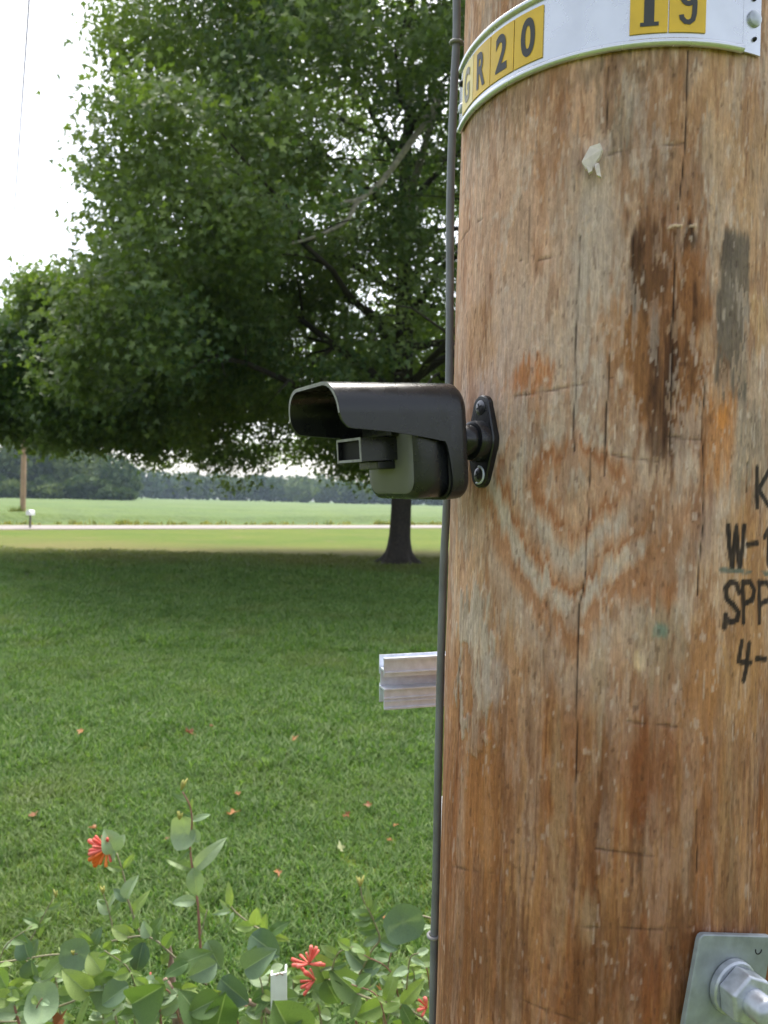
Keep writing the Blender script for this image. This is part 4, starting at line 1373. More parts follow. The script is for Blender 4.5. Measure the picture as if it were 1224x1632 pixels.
# ------------------------------------------------------------------ distant pole, wires, mailbox
fb_ = on_ground(36, 832); fb_.z = 0
fp_ = empty('distant_utility_pole', fb_)
tag(fp_, 'slim brown utility pole across the road at far left', 'utility pole')
MB().tube([(0, 0, -.3), (0, 0, 3), (.02, 0, 6), (.02, 0, 8.8)], [.155, .145, .13, .12], 14).build('shaft', M['farpole'], fp_)
MB().box(-1.35, 1.05, -.16, -.06, 8.15, 8.27).build('crossarm', M['farpole'], fp_, smooth=False)
for xx in (-1.25, .95):
    MB().lathe([(.03, 8.27), (.05, 8.30), (.05, 8.36), (.03, 8.40)], 10, Matrix.Translation((xx, -.11, 0))).build('insulator', M['white_plastic'], fp_)
for xx, lab in ((-1.25, 'thin dark overhead wire crossing the white sky at upper left'), (-2.2, 'fainter thin overhead wire beside the first, at the left edge')):
    p0 = fb_ + Vector((xx if xx > -2 else -1.25, -.11, 8.40 if xx > -2 else 7.2))
    p1 = Vector((AX.x - .15 + (xx + 1.25) * .8, AX.y + .05, 9.8 if xx > -2 else 8.9))
    pts_ = [p0.lerp(p1, t) - Vector((0, 0, .5 * 4 * t * (1 - t))) for t in np.linspace(0, 1, 40)]
    o = MB().tube(pts_, .013 if xx > -2 else .009, 6).build('overhead_wire', M['wire'], auto=0)
    tag(o, lab, 'wire', 'overhead wires to the distant pole')
mbp = on_ground(48, 842); mbp.z = 0
mbx = empty('mailbox', mbp)
tag(mbx, 'small white mailbox on a thin post beside the road', 'mailbox')
MB().box(-.035, .035, -.035, .035, -.2, .62).build('post', M['post'], mbx, smooth=False)
arch_ = [(-.10, 0), (-.10, .14)] + [(-.10 * math.cos(a), .14 + .10 * math.sin(a)) for a in np.linspace(.2, math.pi - .2, 9)] + [(.10, .14), (.10, 0)]
k = len(arch_)
vs = [(x, -.24, .62 + z_) for x, z_ in arch_] + [(x, .24, .62 + z_) for x, z_ in arch_]
MB().add(vs, [tuple(range(k)), tuple(range(k, 2 * k))[::-1]] + [(i, k + i, k + (i + 1) % k, (i + 1) % k) for i in range(k)]).build('box', M['white_plastic'], mbx, smooth=False)
dr = MB().add([(x * .93, -.243, .62 + .008 + z_ * .95) for x, z_ in arch_] + [(x * .93, -.252, .62 + .008 + z_ * .95) for x, z_ in arch_],
         [tuple(range(k, 2 * k))] + [(i, (i + 1) % k, k + (i + 1) % k, k + i) for i in range(k)]).build('door', M['white_plastic'], mbx, smooth=False)
MB().box(-.02, .02, -.265, -.2525, .80, .815).build('handle', M['post'], dr, smooth=False)
# weeds at the foot of the distant pole and along the far verge
weed_mat = leaf_mat('weed', (0.06, 0.10, 0.03), (0.28, 0.26, 0.10), .3, attr='tint', rough=.7, spec=.2)
def weeds(name, spots, label, cat):
    vs, fs, cs = [], [], []
    for (cx, cy, rad, hh, n_, tv_) in spots:
        for i in range(n_):
            a, q = random.uniform(0, 6.283), rad * math.sqrt(random.random())
            b_ = Vector((cx + q * math.cos(a), cy + q * math.sin(a), 0))
            h_ = hh * random.uniform(.4, 1.1) * (1 - .5 * q / rad)
            d = Vector((random.uniform(-.5, .5), random.uniform(-.5, .5), 1)) * h_
            sd = Vector((random.uniform(-1, 1), random.uniform(-1, 1), 0)).normalized() * random.uniform(.02, .05)
            k_ = len(vs)
            vs += [b_ - sd, b_ + sd, b_ + d * .6 + sd * .9, b_ + d * .6 - sd * .9, b_ + d]
            fs += [(k_, k_ + 1, k_ + 2), (k_, k_ + 2, k_ + 3), (k_ + 3, k_ + 2, k_ + 4)]
            cs += [[min(1.2, max(0, tv_ + random.gauss(0, .2)))] * 3] * 5
    o = link_mesh(name, np_mesh(name, np.array(vs), np.array(fs), weed_mat, False, np.array(cs)))
    return tag(o, label, cat, kind='stuff')
weeds('weed_clump', [(fb_.x - .25, fb_.y - .2, .42, 1.15, 300, .35), (fb_.x - .3, fb_.y - .25, 1.0, .7, 260, .7)], 'tall weeds round the foot of the distant pole', 'weeds')
sp_ = []
for k in range(420):
    t = random.uniform(-60, 120); s_ = random.uniform(2.9, 4.9)
    q = A0 + rd * t + rn * s_
    sp_.append((q.x, q.y, .35, random.uniform(.2, .5), 14, random.uniform(.3, 1)))
weeds('roadside_weeds', sp_, 'strip of yellowish roadside weeds before the field', 'weeds')

# ------------------------------------------------------------------ fallen leaves on the lawn
def dead_leaf_mesh(seed):
    r = random.Random(seed); k = 12
    O2 = FINE * np.array([.62, .95]) - np.array([0, .4])
    vs = [(x + r.uniform(-.05, .05), y + r.uniform(-.05, .05), .55 * abs(x) * r.uniform(.3, 1.6) + .5 * y * y * r.uniform(-.3, 1.4) + .05) for x, y in O2]
    return np_mesh('fallen_leaf', np.array(vs), np.array(fan_f), M['dead'], False)
dl = [dead_leaf_mesh(k) for k in range(4)]
fl_list = [
    (53, 1300, 17, 'tan fallen leaf lying on grass near the left edge'),
    (128, 1168, 12, 'small orange fallen leaf highest at left on the lawn'),
    (303, 1170, 17, 'brown fallen leaf on the grass, upper of the middle pair'),
    (336, 1158, 8, 'tiny brown fallen leaf just right of the upper middle one'),
    (373, 1297, 18, 'curled orange-brown fallen leaf right of the tallest shoot'),
    (378, 1267, 13, 'reddish fallen leaf just above the curled orange-brown one'),
    (554, 1301, 15, 'dark brown fallen leaf nearest the middle of the lawn'),
    (585, 1284, 12, 'dull fallen leaf right of the dark brown one'),
    (632, 1316, 11, 'upper of two small orange fallen leaves near the cable'),
    (622, 1340, 9, 'lower of two small orange fallen leaves near the cable'),
    (147, 1320, 12, 'faint brown fallen leaf above the coral flower cluster'),
    (268, 1337, 10, 'small orange fallen leaf behind the tallest shoot'),
    (443, 1393, 14, 'dry brown fallen leaf in the grass over the white stake'),
    (470, 1178, 12, 'dull brown fallen leaf below the cut rail end'),
    (378, 1018, 9, 'tiny pale fallen leaf far out in the shade'),
    (455, 1204, 11, 'reddish fallen leaf below the dull brown one'),
    (700, 1420, 10, 'small tan fallen leaf beside the cable'),
    (615, 1466, 18, 'rusty fallen leaf behind the big round leaf'),
]
for u, v, s_, lab in fl_list:
    q = on_ground(u, v, .045)
    o = link_mesh('fallen_leaf', random.choice(dl))
    o.location = q
    o.rotation_euler = (random.uniform(-.4, .4), random.uniform(-.4, .4), random.uniform(0, 6.28))
    o.scale = [s_ / F * q.y * 1.3] * 3
    tag(o, lab, 'leaf', 'fallen leaves on the lawn')
q = on_ground(541, 1349, .04)
pm = dead_leaf_mesh(21); pm.materials.clear(); pm.materials.append(M['pale_leaf'])
o = link_mesh('pale_fallen_leaf', pm)
o.location = q; o.rotation_euler = (.9, .2, .6); o.scale = [.055] * 3
tag(o, 'pale cream fallen leaf standing in the grass', 'leaf')

# ------------------------------------------------------------------ honeysuckle
def hs_leaf(seed, asp, fold, curl, notch=0.0):
    """leaf along +y from the origin, unit length; returns mesh with a vein attribute"""
    r = random.Random(seed); ny_ = 8; CX = (-1, -.55, -.06, 0, .06, .55, 1); nx_ = 7
    vs, fs, ve = [], [], []
    for i in range(ny_ + 1):
        t = i / ny_
        w_ = asp * .5 * (math.sin(math.pi * (t * .93 + .045) ** .82)) ** .75 * (1 if t < 1 else .15)
        if i == 0: w_ = asp * .10
        if i == ny_: w_ = .012
        for j in range(nx_):
            c_ = CX[j]
            x = c_ * w_
            z_ = fold * abs(x) - curl * t * t + .045 * math.sin(6 * t + seed) * c_ * abs(c_) + .02 * math.cos(9 * t + seed * 2) * abs(c_) + r.uniform(-.008, .008)
            vs.append((x, t - .06 * abs(c_) * notch, z_))
            ve.append(.8 if j == 3 else 0.0)
    for i in range(ny_):
        for j in range(nx_ - 1):
            b_ = i * nx_ + j
            fs.append((b_, b_ + 1, b_ + nx_ + 1, b_ + nx_))
    return np.array(vs), np.array(fs), np.array(ve)
HL_MATS = {
    'g': leaf_mat('honeysuckle_leaf', (0.085, 0.155, 0.050), (0.175, 0.255, 0.090), .22, veins=True, rough=.5, spec=.35),
    'b': leaf_mat('bluish_leaf', (0.085, 0.150, 0.085), (0.150, 0.220, 0.125), .15, veins=True, rough=.55, spec=.35),
    'y': leaf_mat('young_leaf', (0.175, 0.270, 0.072), (0.255, 0.335, 0.115), .3, veins=True, rough=.5, spec=.3),
    'p': leaf_mat('pale_underside', (0.230, 0.320, 0.190), (0.290, 0.370, 0.230), .2, veins=True, rough=.6, spec=.2),
}
LM = {}
for kd, asps in (('o', (.62, .70, .56, .66, .5)), ('l', (.32, .38, .28, .35, .42)), ('r', (.9, .82, .78, .72, .86))):
    for mk in 'gbyp':
        for q_i, asp in enumerate(asps):
            V, Fq, ve = hs_leaf(q_i * 7 + ord(kd), asp, random.uniform(.1, .7), random.uniform(-.05, .45))
            me = np_mesh('leaf', V, Fq, HL_MATS[mk], True, np.repeat(ve[:, None], 3, 1), 'vein')
            LM[kd, mk, q_i] = me
# fused round leaf pair the stem grows through
def disc_mesh(mk, seed):
    vs, fs, ve = [(0, 0, 0)], [], [.3]
    nr, na = 4, 20
    for i in range(1, nr + 1):
        for j in range(na):
            a = 2 * math.pi * j / na
            rr = (i / nr) * (.5 + .05 * math.cos(2 * a) + .012 * math.sin(5 * a + seed) - .06 * math.exp(-(math.sin(a) / .25) ** 2))
            z_ = .32 * rr * rr * 2 * (1 + .4 * math.cos(2 * a)) + .012 * math.sin(3 * a + seed)
            vs.append((rr * math.cos(a), rr * math.sin(a), z_))
            ve.append(.35 if j in (0, na // 2) and i < nr else 0.0)
    for j in range(na): fs.append((0, 1 + j, 1 + (j + 1) % na, 1 + (j + 1) % na))
    tri = [(0, 1 + j, 1 + (j + 1) % na) for j in range(na)]
    for i in range(nr - 1):
        for j in range(na):
            a_i, b_i = 1 + i * na + j, 1 + i * na + (j + 1) % na
            tri += [(a_i, b_i + na, b_i), (a_i, a_i + na, b_i + na)]
    return np_mesh('disc_leaf', np.array(vs), np.array(tri), HL_MATS[mk], True, np.repeat(np.array(ve)[:, None], 3, 1), 'vein')
DM = {mk: disc_mesh(mk, ord(mk)) for mk in 'gbyp'}
M['stem'] = simple('stem', (0.24, 0.22, 0.13), .6, noise=.2, nscale=60)
M['stem_red'] = simple('stem_red', (0.27, 0.13, 0.10), .6, noise=.2, nscale=60)
M['coral'] = leaf_mat('coral_petal', (0.68, 0.12, 0.09), (0.78, 0.24, 0.20), .25, tcol=(1.2, .9, .8))
M['orange_petal'] = leaf_mat('orange_petal', (0.80, 0.20, 0.04), (0.85, 0.28, 0.06), .25, tcol=(1.2, .9, .8))
M['bud'] = leaf_mat('yellow_bud', (0.36, 0.36, 0.10), (0.45, 0.42, 0.14), .25)

HS0 = Vector((-.35, 1.62, 0))
bush = empty('honeysuckle', HS0)
tag(bush, 'leafy honeysuckle bush with coral flowers along the bottom left', 'shrub')
rb_ = random.Random(11)
def bush_add(name, me, mw):
    return link_mesh(name, me, bush, Matrix.Translation(-HS0) @ mw)
def stem(pts, r0, r1, mat='stem', Y=1.5):
    P_ = [at(q[0], q[1], q[2] if len(q) > 2 else Y) - HS0 for q in pts]
    pp = smoothpath(P_, 4)
    return MB().tube(pp, list(np.linspace(r0, r1, len(pp))), 7).build('stem', M[mat], bush, auto=0)
def leaf(u, v, u2, v2, kd='o', mk='g', Y=1.5, dY=0.0, face=None, fore=1.0):
    """leaf whose stalk is at photo pixel (u,v) and whose tip shows at (u2,v2); dY = how much the tip comes towards the viewer"""
    p0, p1 = at(u, v, Y), at(u2, v2, Y - dY)
    yv = p1 - p0; L_ = yv.length; yv.normalize()
    n0 = face if face is not None else Vector((rb_.uniform(-.5, .5), -1, rb_.uniform(.15, .9)))
    n0 = n0 - yv * n0.dot(yv)
    if n0.length < .05: n0 = yv.orthogonal()
    n0.normalize()
    xv = yv.cross(n0)
    mw = Matrix((xv, yv, n0)).transposed().to_4x4()
    mw.translation = p0
    return bush_add('leaf', LM[kd, mk, rb_.randint(0, 4)], mw @ Matrix.Scale(L_, 4))
def disc(u, v, px, mk='b', Y=1.5, nrm=(0.1, -1, .5), rot=0):
    c_ = at(u, v, Y); n0 = Vector(nrm).normalized()
    mw = n0.to_track_quat('Z', 'X').to_matrix().to_4x4() @ Matrix.Rotation(rot, 4, 'Z')
    mw.translation = c_
    return bush_add('disc_leaf', DM[mk], mw @ Matrix.Scale(px / F * Y, 4))
def petal_tube_mesh(mat):
    mb = MB().tube([(0, 0, 0), (0, .25, .01), (0, .6, .02), (0, .85, .015), (0, 1, 0)], [.045, .055, .080, .105, .085], 7)
    me = bpy.data.meshes.new('petal_tube'); me.from_pydata([tuple(v) for v in mb.v], [], mb.f)
    me.materials.append(mat); me.polygons.foreach_set('use_smooth', [True] * len(me.polygons)); me.update()
    return me
PT = [petal_tube_mesh(M['coral']), petal_tube_mesh(M['orange_petal'])]
def flower(u, v, dirs, Lpx, Y=1.5, lab=None):
    c_ = at(u, v, Y)
    f_ = MB().lathe([(.002, -.002), (.0035, 0), (.0025, .003)], 8, Matrix.Translation(c_ - HS0)).build('flower_cluster', M['bud'], bush)
    if lab: f_['label'] = lab
    for (du, dv, mi) in dirs:
        p1 = at(u + du, v + dv, Y - rb_.uniform(-.02, .03))
        yv = p1 - c_; L_ = yv.length; yv.normalize()
        n0 = yv.orthogonal().normalized(); xv = yv.cross(n0)
        mw = Matrix((xv, yv, n0)).transposed().to_4x4(); mw.translation = c_ - HS0
        o = link_mesh('petal_tube', PT[mi], f_, mw @ Matrix.Scale(L_, 4))
def bud(u, v, px, Y=1.5, n_=4):
    c_ = at(u, v, Y) - HS0
    mb = MB()
    s_ = px / F * Y
    for k in range(n_):
        d = Vector((rb_.uniform(-.5, .5), rb_.uniform(-.3, .3), 1)).normalized()
        mb.tube([c_, c_ + d * s_ * .5, c_ + d * s_ * rb_.uniform(.8, 1.1)], [s_ * .10, s_ * .16, s_ * .05], 6)
    mb.build('bud', M['bud'], bush, auto=0)

# tallest shoot
stem([(322, 1560, 1.5), (320, 1520, 1.5), (316, 1450, 1.5), (312, 1415, 1.5), (305, 1372, 1.5), (303, 1345, 1.5), (306, 1310, 1.49), (303, 1285, 1.49), (291, 1262, 1.49)], .0030, .0012, 'stem_red')
disc(294, 1326, 50, 'p', 1.5, (-.25, -1, .25), .2)
leaf(306, 1322, 318, 1342, 'r', 'p', 1.49); leaf(306, 1308, 331, 1296, 'l', 'p', 1.5); leaf(305, 1302, 283, 1290, 'l', 'g')
leaf(304, 1292, 298, 1266, 'l', 'g', 1.49); leaf(304, 1292, 306, 1272, 'l', 'y', 1.49); leaf(300, 1276, 273, 1262, 'l', 'g')
leaf(309, 1386, 348, 1344, 'l', 'p', 1.5, .01); leaf(307, 1386, 262, 1366, 'l', 'g', 1.5); leaf(304, 1352, 282, 1372, 'l', 'g', 1.5)
leaf(309, 1383, 313, 1434, 'o', 'p', 1.49, .01); leaf(312, 1436, 275, 1436, 'o', 'p', 1.5, .01); leaf(314, 1438, 330, 1460, 'l', 'g', 1.5)
bud(289, 1258, 18, 1.49, 3); bud(286, 1306, 14, 1.49, 4)
# flowering shoot
stem([(228, 1492, 1.48), (219, 1478, 1.48), (210, 1452, 1.48), (203, 1430, 1.48), (200, 1408, 1.48), (195, 1388, 1.48), (186, 1360, 1.48)], .0026, .0014)
leaf(183, 1358, 170, 1326, 'r', 'p', 1.47, .01); leaf(183, 1356, 166, 1374, 'r', 'p', 1.47); leaf(187, 1352, 195, 1332, 'r', 'p', 1.48)
leaf(196, 1384, 214, 1360, 'l', 'y', 1.48); leaf(195, 1387, 164, 1378, 'l', 'g', 1.47)
leaf(201, 1432, 211, 1398, 'o', 'p', 1.47); leaf(202, 1436, 180, 1418, 'o', 'b', 1.48); leaf(211, 1458, 229, 1422, 'l', 'y', 1.48)
leaf(218, 1480, 216, 1462, 'o', 'y', 1.47); leaf(214, 1488, 180, 1478, 'o', 'y', 1.47)
fd = [(rb_.uniform(-30, -18), -22 + k * 5.2 + rb_.uniform(-2, 2), int(k > 6)) for k in range(10)] + [(-12, 26, 1), (-2, 30, 1), (-20, 28, 1), (6, 22, 0), (-8, -20, 0), (0, -16, 0)]
flower(171, 1352, fd, 30, 1.475, 'full coral and orange flower cluster on the upright shoot')
# small bud shoot
stem([(182, 1490), (176, 1462), (170, 1440), (164, 1422)], .0016, .0009)
for a in ((174, 1456, 156, 1434), (176, 1462, 160, 1470), (176, 1460, 190, 1440), (172, 1446, 184, 1420), (170, 1440, 156, 1436), (178, 1474, 168, 1470)): leaf(*a, 'l' if a[0] % 3 else 'o', rb_.choice('gp'))
bud(164, 1424, 14)
# left dim shoot
stem([(47, 1500, 1.6), (58, 1482, 1.6), (68, 1462, 1.6), (80, 1440, 1.6), (88, 1428, 1.6)], .0018, .0009)
for a in ((76, 1448, 98, 1440), (72, 1456, 50, 1458), (62, 1474, 34, 1462), (60, 1478, 76, 1462), (80, 1438, 70, 1418), (66, 1466, 62, 1496)): leaf(*a, 'l', 'g', 1.6)
bud(89, 1430, 12, 1.6)
# left horizontal stems with fused discs
stem([(-60, 1540, 1.44), (0, 1534, 1.44), (40, 1528, 1.44), (80, 1522, 1.44), (124, 1520, 1.43)], .0020, .0016)
disc(124, 1520, 52, 'b', 1.43, (-.15, -1, .35), 1.5); bud(117, 1522, 10, 1.41, 3)
leaf(47, 1528, 30, 1492, 'r', 'b', 1.44); leaf(50, 1530, 52, 1566, 'r', 'b', 1.44); leaf(104, 1524, 64, 1562, 'o', 'g', 1.43, .02)
leaf(118, 1482, 150, 1508, 'l', 'y', 1.45); leaf(150, 1506, 160, 1478, 'o', 'b', 1.46); leaf(48, 1526, 57, 1498, 'o', 'b', 1.45)
stem([(-60, 1605, 1.4), (0, 1608, 1.4), (50, 1615, 1.4), (100, 1602, 1.4), (140, 1586, 1.4), (168, 1578, 1.4)], .0026, .0018)
disc(172, 1578, 58, 'g', 1.4, (.1, -1, .35), .5); disc(68, 1602, 60, 'p', 1.38, (.0, -.7, .7), .2)
leaf(143, 1584, 104, 1552, 'o', 'y', 1.39, .02); leaf(143, 1590, 118, 1640, 'l', 'y', 1.38, .03)
stem([(-60, 1632, 1.42), (30, 1628, 1.42), (90, 1636, 1.42), (150, 1640, 1.42)], .0020, .0016)
# mid horizontal stem
stem([(172, 1502, 1.46), (200, 1495, 1.46), (228, 1492, 1.46), (250, 1500, 1.46), (270, 1518, 1.46), (300, 1545, 1.46), (330, 1570, 1.46)], .0022, .0018)
leaf(240, 1492, 226, 1472, 'r', 'p', 1.46); leaf(240, 1494, 252, 1464, 'o', 'g', 1.47); leaf(232, 1500, 200, 1530, 'r', 'g', 1.45)
leaf(228, 1502, 216, 1552, 'r', 'b', 1.45, .02); leaf(205, 1494, 178, 1478, 'o', 'y', 1.46); leaf(250, 1500, 244, 1475, 'l', 'g', 1.46)
leaf(178, 1500, 164, 1514, 'o', 'y', 1.45); leaf(262, 1510, 278, 1484, 'o', 'y', 1.46); leaf(270, 1520, 250, 1540, 'o', 'g', 1.45)
# light-green sprig
stem([(318, 1500, 1.45), (330, 1450, 1.45)], .0012, .001)
stem([(440, 1500, 1.45), (424, 1485, 1.45), (405, 1476, 1.45), (378, 1456, 1.45), (366, 1442, 1.45)], .0020, .0014)
for a in ((366, 1446, 366, 1414, 'l', 'y'), (366, 1448, 350, 1432, 'l', 'p'), (368, 1452, 338, 1456, 'l', 'p'), (372, 1454, 366, 1470, 'l', 'p'), (408, 1474, 410, 1446, 'o', 'y'),
          (404, 1476, 374, 1478, 'o', 'y'), (424, 1486, 392, 1492, 'o', 'y'), (424, 1482, 420, 1462, 'o', 'y'), (430, 1488, 452, 1470, 'o', 'g'), (432, 1490, 424, 1530, 'l', 'y'), (428, 1488, 462, 1500, 'l', 'y')):
    leaf(*a, 1.44, .01)
# right shoot
stem([(545, 1600, 1.5), (575, 1548, 1.5), (592, 1516, 1.5), (605, 1498, 1.5), (600, 1478, 1.5), (590, 1455, 1.5), (578, 1432, 1.5), (574, 1412, 1.5)], .0024, .0012)
for a in ((592, 1462, 562, 1452, 'o', 'g'), (592, 1464, 564, 1470, 'o', 'g'), (588, 1450, 586, 1412, 'l', 'g'), (594, 1468, 618, 1450, 'l', 'g'), (600, 1480, 570, 1486, 'o', 'g'), (604, 1494, 576, 1506, 'o', 'b'),
          (606, 1496, 632, 1480, 'l', 'g'), (606, 1500, 636, 1512, 'o', 'b'), (580, 1540, 552, 1515, 'r', 'b'), (580, 1544, 606, 1540, 'r', 'b'), (590, 1458, 600, 1432, 'l', 'g'), (576, 1550, 590, 1590, 'o', 'b')):
    leaf(*a, 1.5)
bud(574, 1412, 16, 1.5, 4)
stem([(720, 1470, 1.47), (690, 1464, 1.47), (668, 1460, 1.47), (645, 1470, 1.47)], .0022, .0016)
disc(643, 1470, 64, 'b', 1.46, (.05, -1, .25), 1.9)
bud(688, 1474, 12, 1.47, 3)
# lower right stem and blooms
stem([(520, 1560, 1.4), (560, 1580, 1.4), (600, 1595, 1.4), (640, 1602, 1.4), (700, 1640, 1.4)], .0024, .0018)
leaf(518, 1562, 500, 1520, 'r', 'g', 1.4); leaf(520, 1562, 540, 1605, 'r', 'g', 1.39); leaf(570, 1584, 530, 1548, 'o', 'g', 1.4, .02); leaf(572, 1586, 560, 1625, 'o', 'g', 1.39, .02)
leaf(612, 1600, 570, 1620, 'o', 'y', 1.39, .02); leaf(614, 1598, 632, 1548, 'l', 'y', 1.4); leaf(640, 1600, 676, 1560, 'l', 'y', 1.4); leaf(640, 1602, 660, 1640, 'o', 'g', 1.39)
leaf(520, 1560, 488, 1566, 'r', 'g', 1.4); leaf(572, 1584, 590, 1552, 'o', 'g', 1.41); leaf(606, 1556, 622, 1570, 'o', 'p', 1.41)
flower(492, 1536, [(-28, -8, 0), (-26, 2, 0), (-14, -14, 0), (-4, -18, 0), (12, -26, 0), (16, -22, 0), (20, 0, 0), (4, -28, 0), (-18, 4, 0), (8, -14, 0), (26, 2, 0)], 28, 1.38, 'upper of the two coral flower clusters beside the white stake')
flower(502, 1562, [(-22, -20, 0), (-16, -12, 0), (-24, 2, 0), (-14, 14, 0), (-18, 24, 0), (-8, -18, 0), (-22, 12, 0)], 26, 1.38, 'lower of the two coral flower clusters beside the white stake')
flower(680, 1606, [(-13, -13, 0), (-12, -3, 0), (-14, 4, 0), (-3, -15, 0), (-7, 13, 0)], 18, 1.42, 'coral flower cluster tucked against the cable')
flower(238, 1566, [(-24, 18, 0), (-18, 30, 0), (-22, 36, 1), (2, -16, 0), (-12, 8, 0)], 30, 1.42, 'drooping coral tubes among the lower left leaves')
# mass of leaves along the bottom, on arching stems rooted in the ground
for k in range(20):
    u0 = -40 + 740 * k / 19 + rb_.uniform(-20, 20)
    Yk = rb_.uniform(1.36, 1.62)
    top = 1555 + rb_.uniform(-12, 40)
    dx = rb_.uniform(-60, 60)
    base = on_ground(612 + (u0 - 612) * .8, 1632 * 1.0); 
    g0 = Vector((at(u0, 1640, Yk).x * .85 - .03, Yk + .1, 0))
    pts_ = [g0 - HS0, (g0 * .5 + at(u0 + dx * .2, 1680, Yk) * .5) - HS0, at(u0 + dx * .5, 1640, Yk) - HS0, at(u0 + dx, top, Yk) - HS0]
    pp = smoothpath(pts_, 5)
    MB().tube(pp, list(np.linspace(.004, .0016, len(pp))), 6).build('stem', M[rb_.choice(['stem', 'stem', 'stem_red'])], bush, auto=0)
    for j in range(9):
        t = .50 + .5 * j / 8
        i0 = min(len(pp) - 1, int(t * (len(pp) - 1)))
        b_ = pp[i0] + HS0
        for sgn in (-1, 1):
            yv = Vector((sgn * rb_.uniform(.5, 1), rb_.uniform(-.7, .3), rb_.uniform(-.35, .7))).normalized()
            n0 = Vector((rb_.uniform(-.4, .4), -rb_.uniform(.2, 1), rb_.uniform(.4, 1)))
            n0 = (n0 - yv * n0.dot(yv)).normalized()
            mw = Matrix((yv.cross(n0), yv, n0)).transposed().to_4x4(); mw.translation = b_
            kd = rb_.choice('ooorrl')
            bush_add('leaf', LM[kd, rb_.choice('gggyypp'), rb_.randint(0, 4)], mw @ Matrix.Scale(rb_.uniform(.022, .046), 4))
for a in ((350, 1590, 300, 1615, 'r', 'g'), (352, 1560, 395, 1600, 'r', 'b'), (345, 1535, 300, 1560, 'r', 'b'), (330, 1500, 352, 1545, 'r', 'b'), (345, 1640, 360, 1582, 'r', 'g'), 
          (280, 1540, 322, 1520, 'o', 'g'), (300, 1535, 262, 1552, 'o', 'g'), (390, 1545, 430, 1520, 'r', 'b'), (400, 1490, 445, 1525, 'r', 'b'), (210, 1600, 262, 1570, 'r', 'g'), (205, 1570, 160, 1600, 'r', 'b'), (330, 1640, 300, 1590, 'r', 'g')):
    leaf(*a, 1.36 + rb_.uniform(-.03, .06), .02)
leaf(470, 1660, 436, 1594, 'r', 'g', 1.24, .02); leaf(440, 1650, 478, 1606, 'o', 'g', 1.24, .01)
for k in range(26):                       # loose tangle of small sprigs over and between the bigger leaves
    u0 = rb_.uniform(-20, 690); v0 = rb_.uniform(1530, 1640); Yk = rb_.uniform(1.32, 1.6)
    du_, dv_ = rb_.uniform(-70, 70), rb_.uniform(-75, -15)
    P_ = [at(u0, v0 + 40, Yk + .03), at(u0 + du_ * .3, v0 + dv_ * .5, Yk), at(u0 + du_, v0 + dv_, Yk - .02)]
    pp = smoothpath([q - HS0 for q in P_], 5)
    MB().tube(pp, list(np.linspace(.0018, .0009, len(pp))), 6).build('stem', M[rb_.choice(['stem', 'stem_red', 'wood_dead'])], bush, auto=0)
    for j in range(3, len(pp), 2):
        for sgn in (-1, 1):
            if rb_.random() < .2: continue
            yv = Vector((sgn * rb_.uniform(.4, 1), rb_.uniform(-.6, .4), rb_.uniform(-.2, .8))).normalized()
            n0 = Vector((rb_.uniform(-.5, .5), -rb_.uniform(.1, 1), rb_.uniform(.2, 1))); n0 = (n0 - yv * n0.dot(yv)).normalized()
            mw = Matrix((yv.cross(n0), yv, n0)).transposed().to_4x4(); mw.translation = pp[j] + HS0
            bush_add('leaf', LM[rb_.choice('ool'), rb_.choice('ggyyp'), rb_.randint(0, 4)], mw @ Matrix.Scale(rb_.uniform(.018, .034), 4))
# woody old stems at the base
wd = MB()
for pts_ in ([(286, 1680, 1.55), (278, 1600, 1.55), (272, 1530, 1.56), (268, 1505, 1.56)], [(270, 1600, 1.52), (240, 1572, 1.5), (220, 1565, 1.5)], [(300, 1690, 1.5), (285, 1600, 1.5), (262, 1560, 1.5)], [(470, 1640, 1.5), (440, 1615, 1.5), (380, 1590, 1.5)]):
    P_ = [at(*q) - HS0 for q in pts_]
    wd.tube(smoothpath(P_, 4), list(np.linspace(.009, .005, 4 * (len(P_) - 1) + 1)), 8)
wd.tube([at(286, 1680, 1.55) - HS0, Vector((.05, .02, 0))], [.009, .014], 8)
o = wd.build('woody_stem', M['wood_dead'], bush, auto=0)
o['label'] = 'grey-brown bare woody old stems'

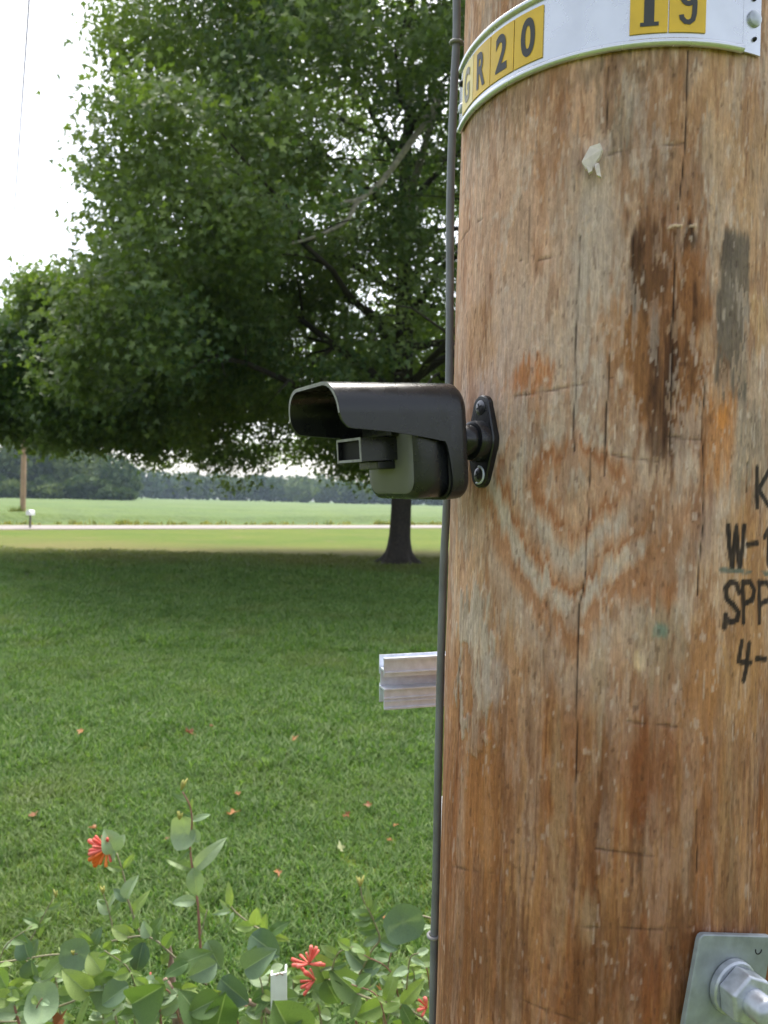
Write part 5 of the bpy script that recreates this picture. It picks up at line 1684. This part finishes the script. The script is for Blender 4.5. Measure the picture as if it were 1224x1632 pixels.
# white plastic stake among the leaves
sk = empty('garden_stake')
top_ = at(444, 1552, 1.30); bot_ = Vector((top_.x + .02, top_.y + .03, -.1))
sk.location = (bot_.x, bot_.y, 0)
zd = (top_ - bot_).normalized(); xd = Vector((1, .1, 0)); xd = (xd - zd * xd.dot(zd)).normalized(); yd = zd.cross(xd)
def angle_bar(w_, th_):
    mb = MB()
    for (x0, x1, y0, y1) in ((-w_ / 2, w_ / 2, 0, th_), (w_ / 2 - th_, w_ / 2, th_, w_ * .8), (-w_ / 2, -w_ / 2 + th_, th_, w_ * .5)):
        vs = []
        for q, up_ in ((bot_, 0), (top_, 1)):
            for x in (x0, x1):
                for y in (y0, y1):
                    vs.append(q + xd * x + yd * y + zd * (.004 * (x / w_) if up_ else 0))
        mb.add(vs, [(0, 2, 3, 1), (4, 5, 7, 6), (0, 1, 5, 4), (2, 6, 7, 3), (0, 4, 6, 2), (1, 3, 7, 5)])
    return mb
o = angle_bar(.027, .003).build('stake_body', M['white_plastic'], smooth=False); child_at(o, sk)
o = MB().tube([top_ + Vector((-.004, -.004, -.001)), top_ + Vector((.003, -.003, .003)), top_ + Vector((.008, -.002, -.001))], .0012, 6).build('tie_wire', M['wood_dead'], auto=0); child_at(o, sk)
tag(sk, 'white plastic stake standing among the honeysuckle leaves', 'stake')
# dry brown leaves caught in the bush
for u, v, s_, lab in ((158, 1546, 46, 'large crumpled brown dead leaf caught behind the honeysuckle leaves'), (98, 1622, 34, 'reddish brown dead leaf at the bottom left under the honeysuckle'), (603, 1580, 34, 'pale straw-coloured dead leaf under the right honeysuckle stems')):
    q = at(u, v, 1.5)
    o = link_mesh('dead_leaf', random.choice(dl)); o.location = q
    o.rotation_euler = (1.0, random.uniform(-.5, .5), random.uniform(0, 6)); o.scale = [s_ / F * 1.5] * 3
    tag(o, lab, 'leaf')

# ------------------------------------------------------------------ air
hz = bpy.data.materials.new('haze_air'); hz.use_nodes = True
hn, hl = hz.node_tree.nodes, hz.node_tree.links
hn.remove(hn['Principled BSDF'])
pv = hn.new('ShaderNodeVolumePrincipled')
pv.inputs['Color'].default_value = (.62, .80, 1.0, 1)
pv.inputs['Density'].default_value = 0.0002
pv.inputs['Anisotropy'].default_value = 0.3
hl.new(pv.outputs[0], hn['Material Output'].inputs['Volume'])
o = MB().box(-1500, 1500, -60, 1400, -1.3, 24).build('haze', hz, smooth=False)
tag(o, 'thin pale summer haze over the fields', 'haze', kind='stuff')
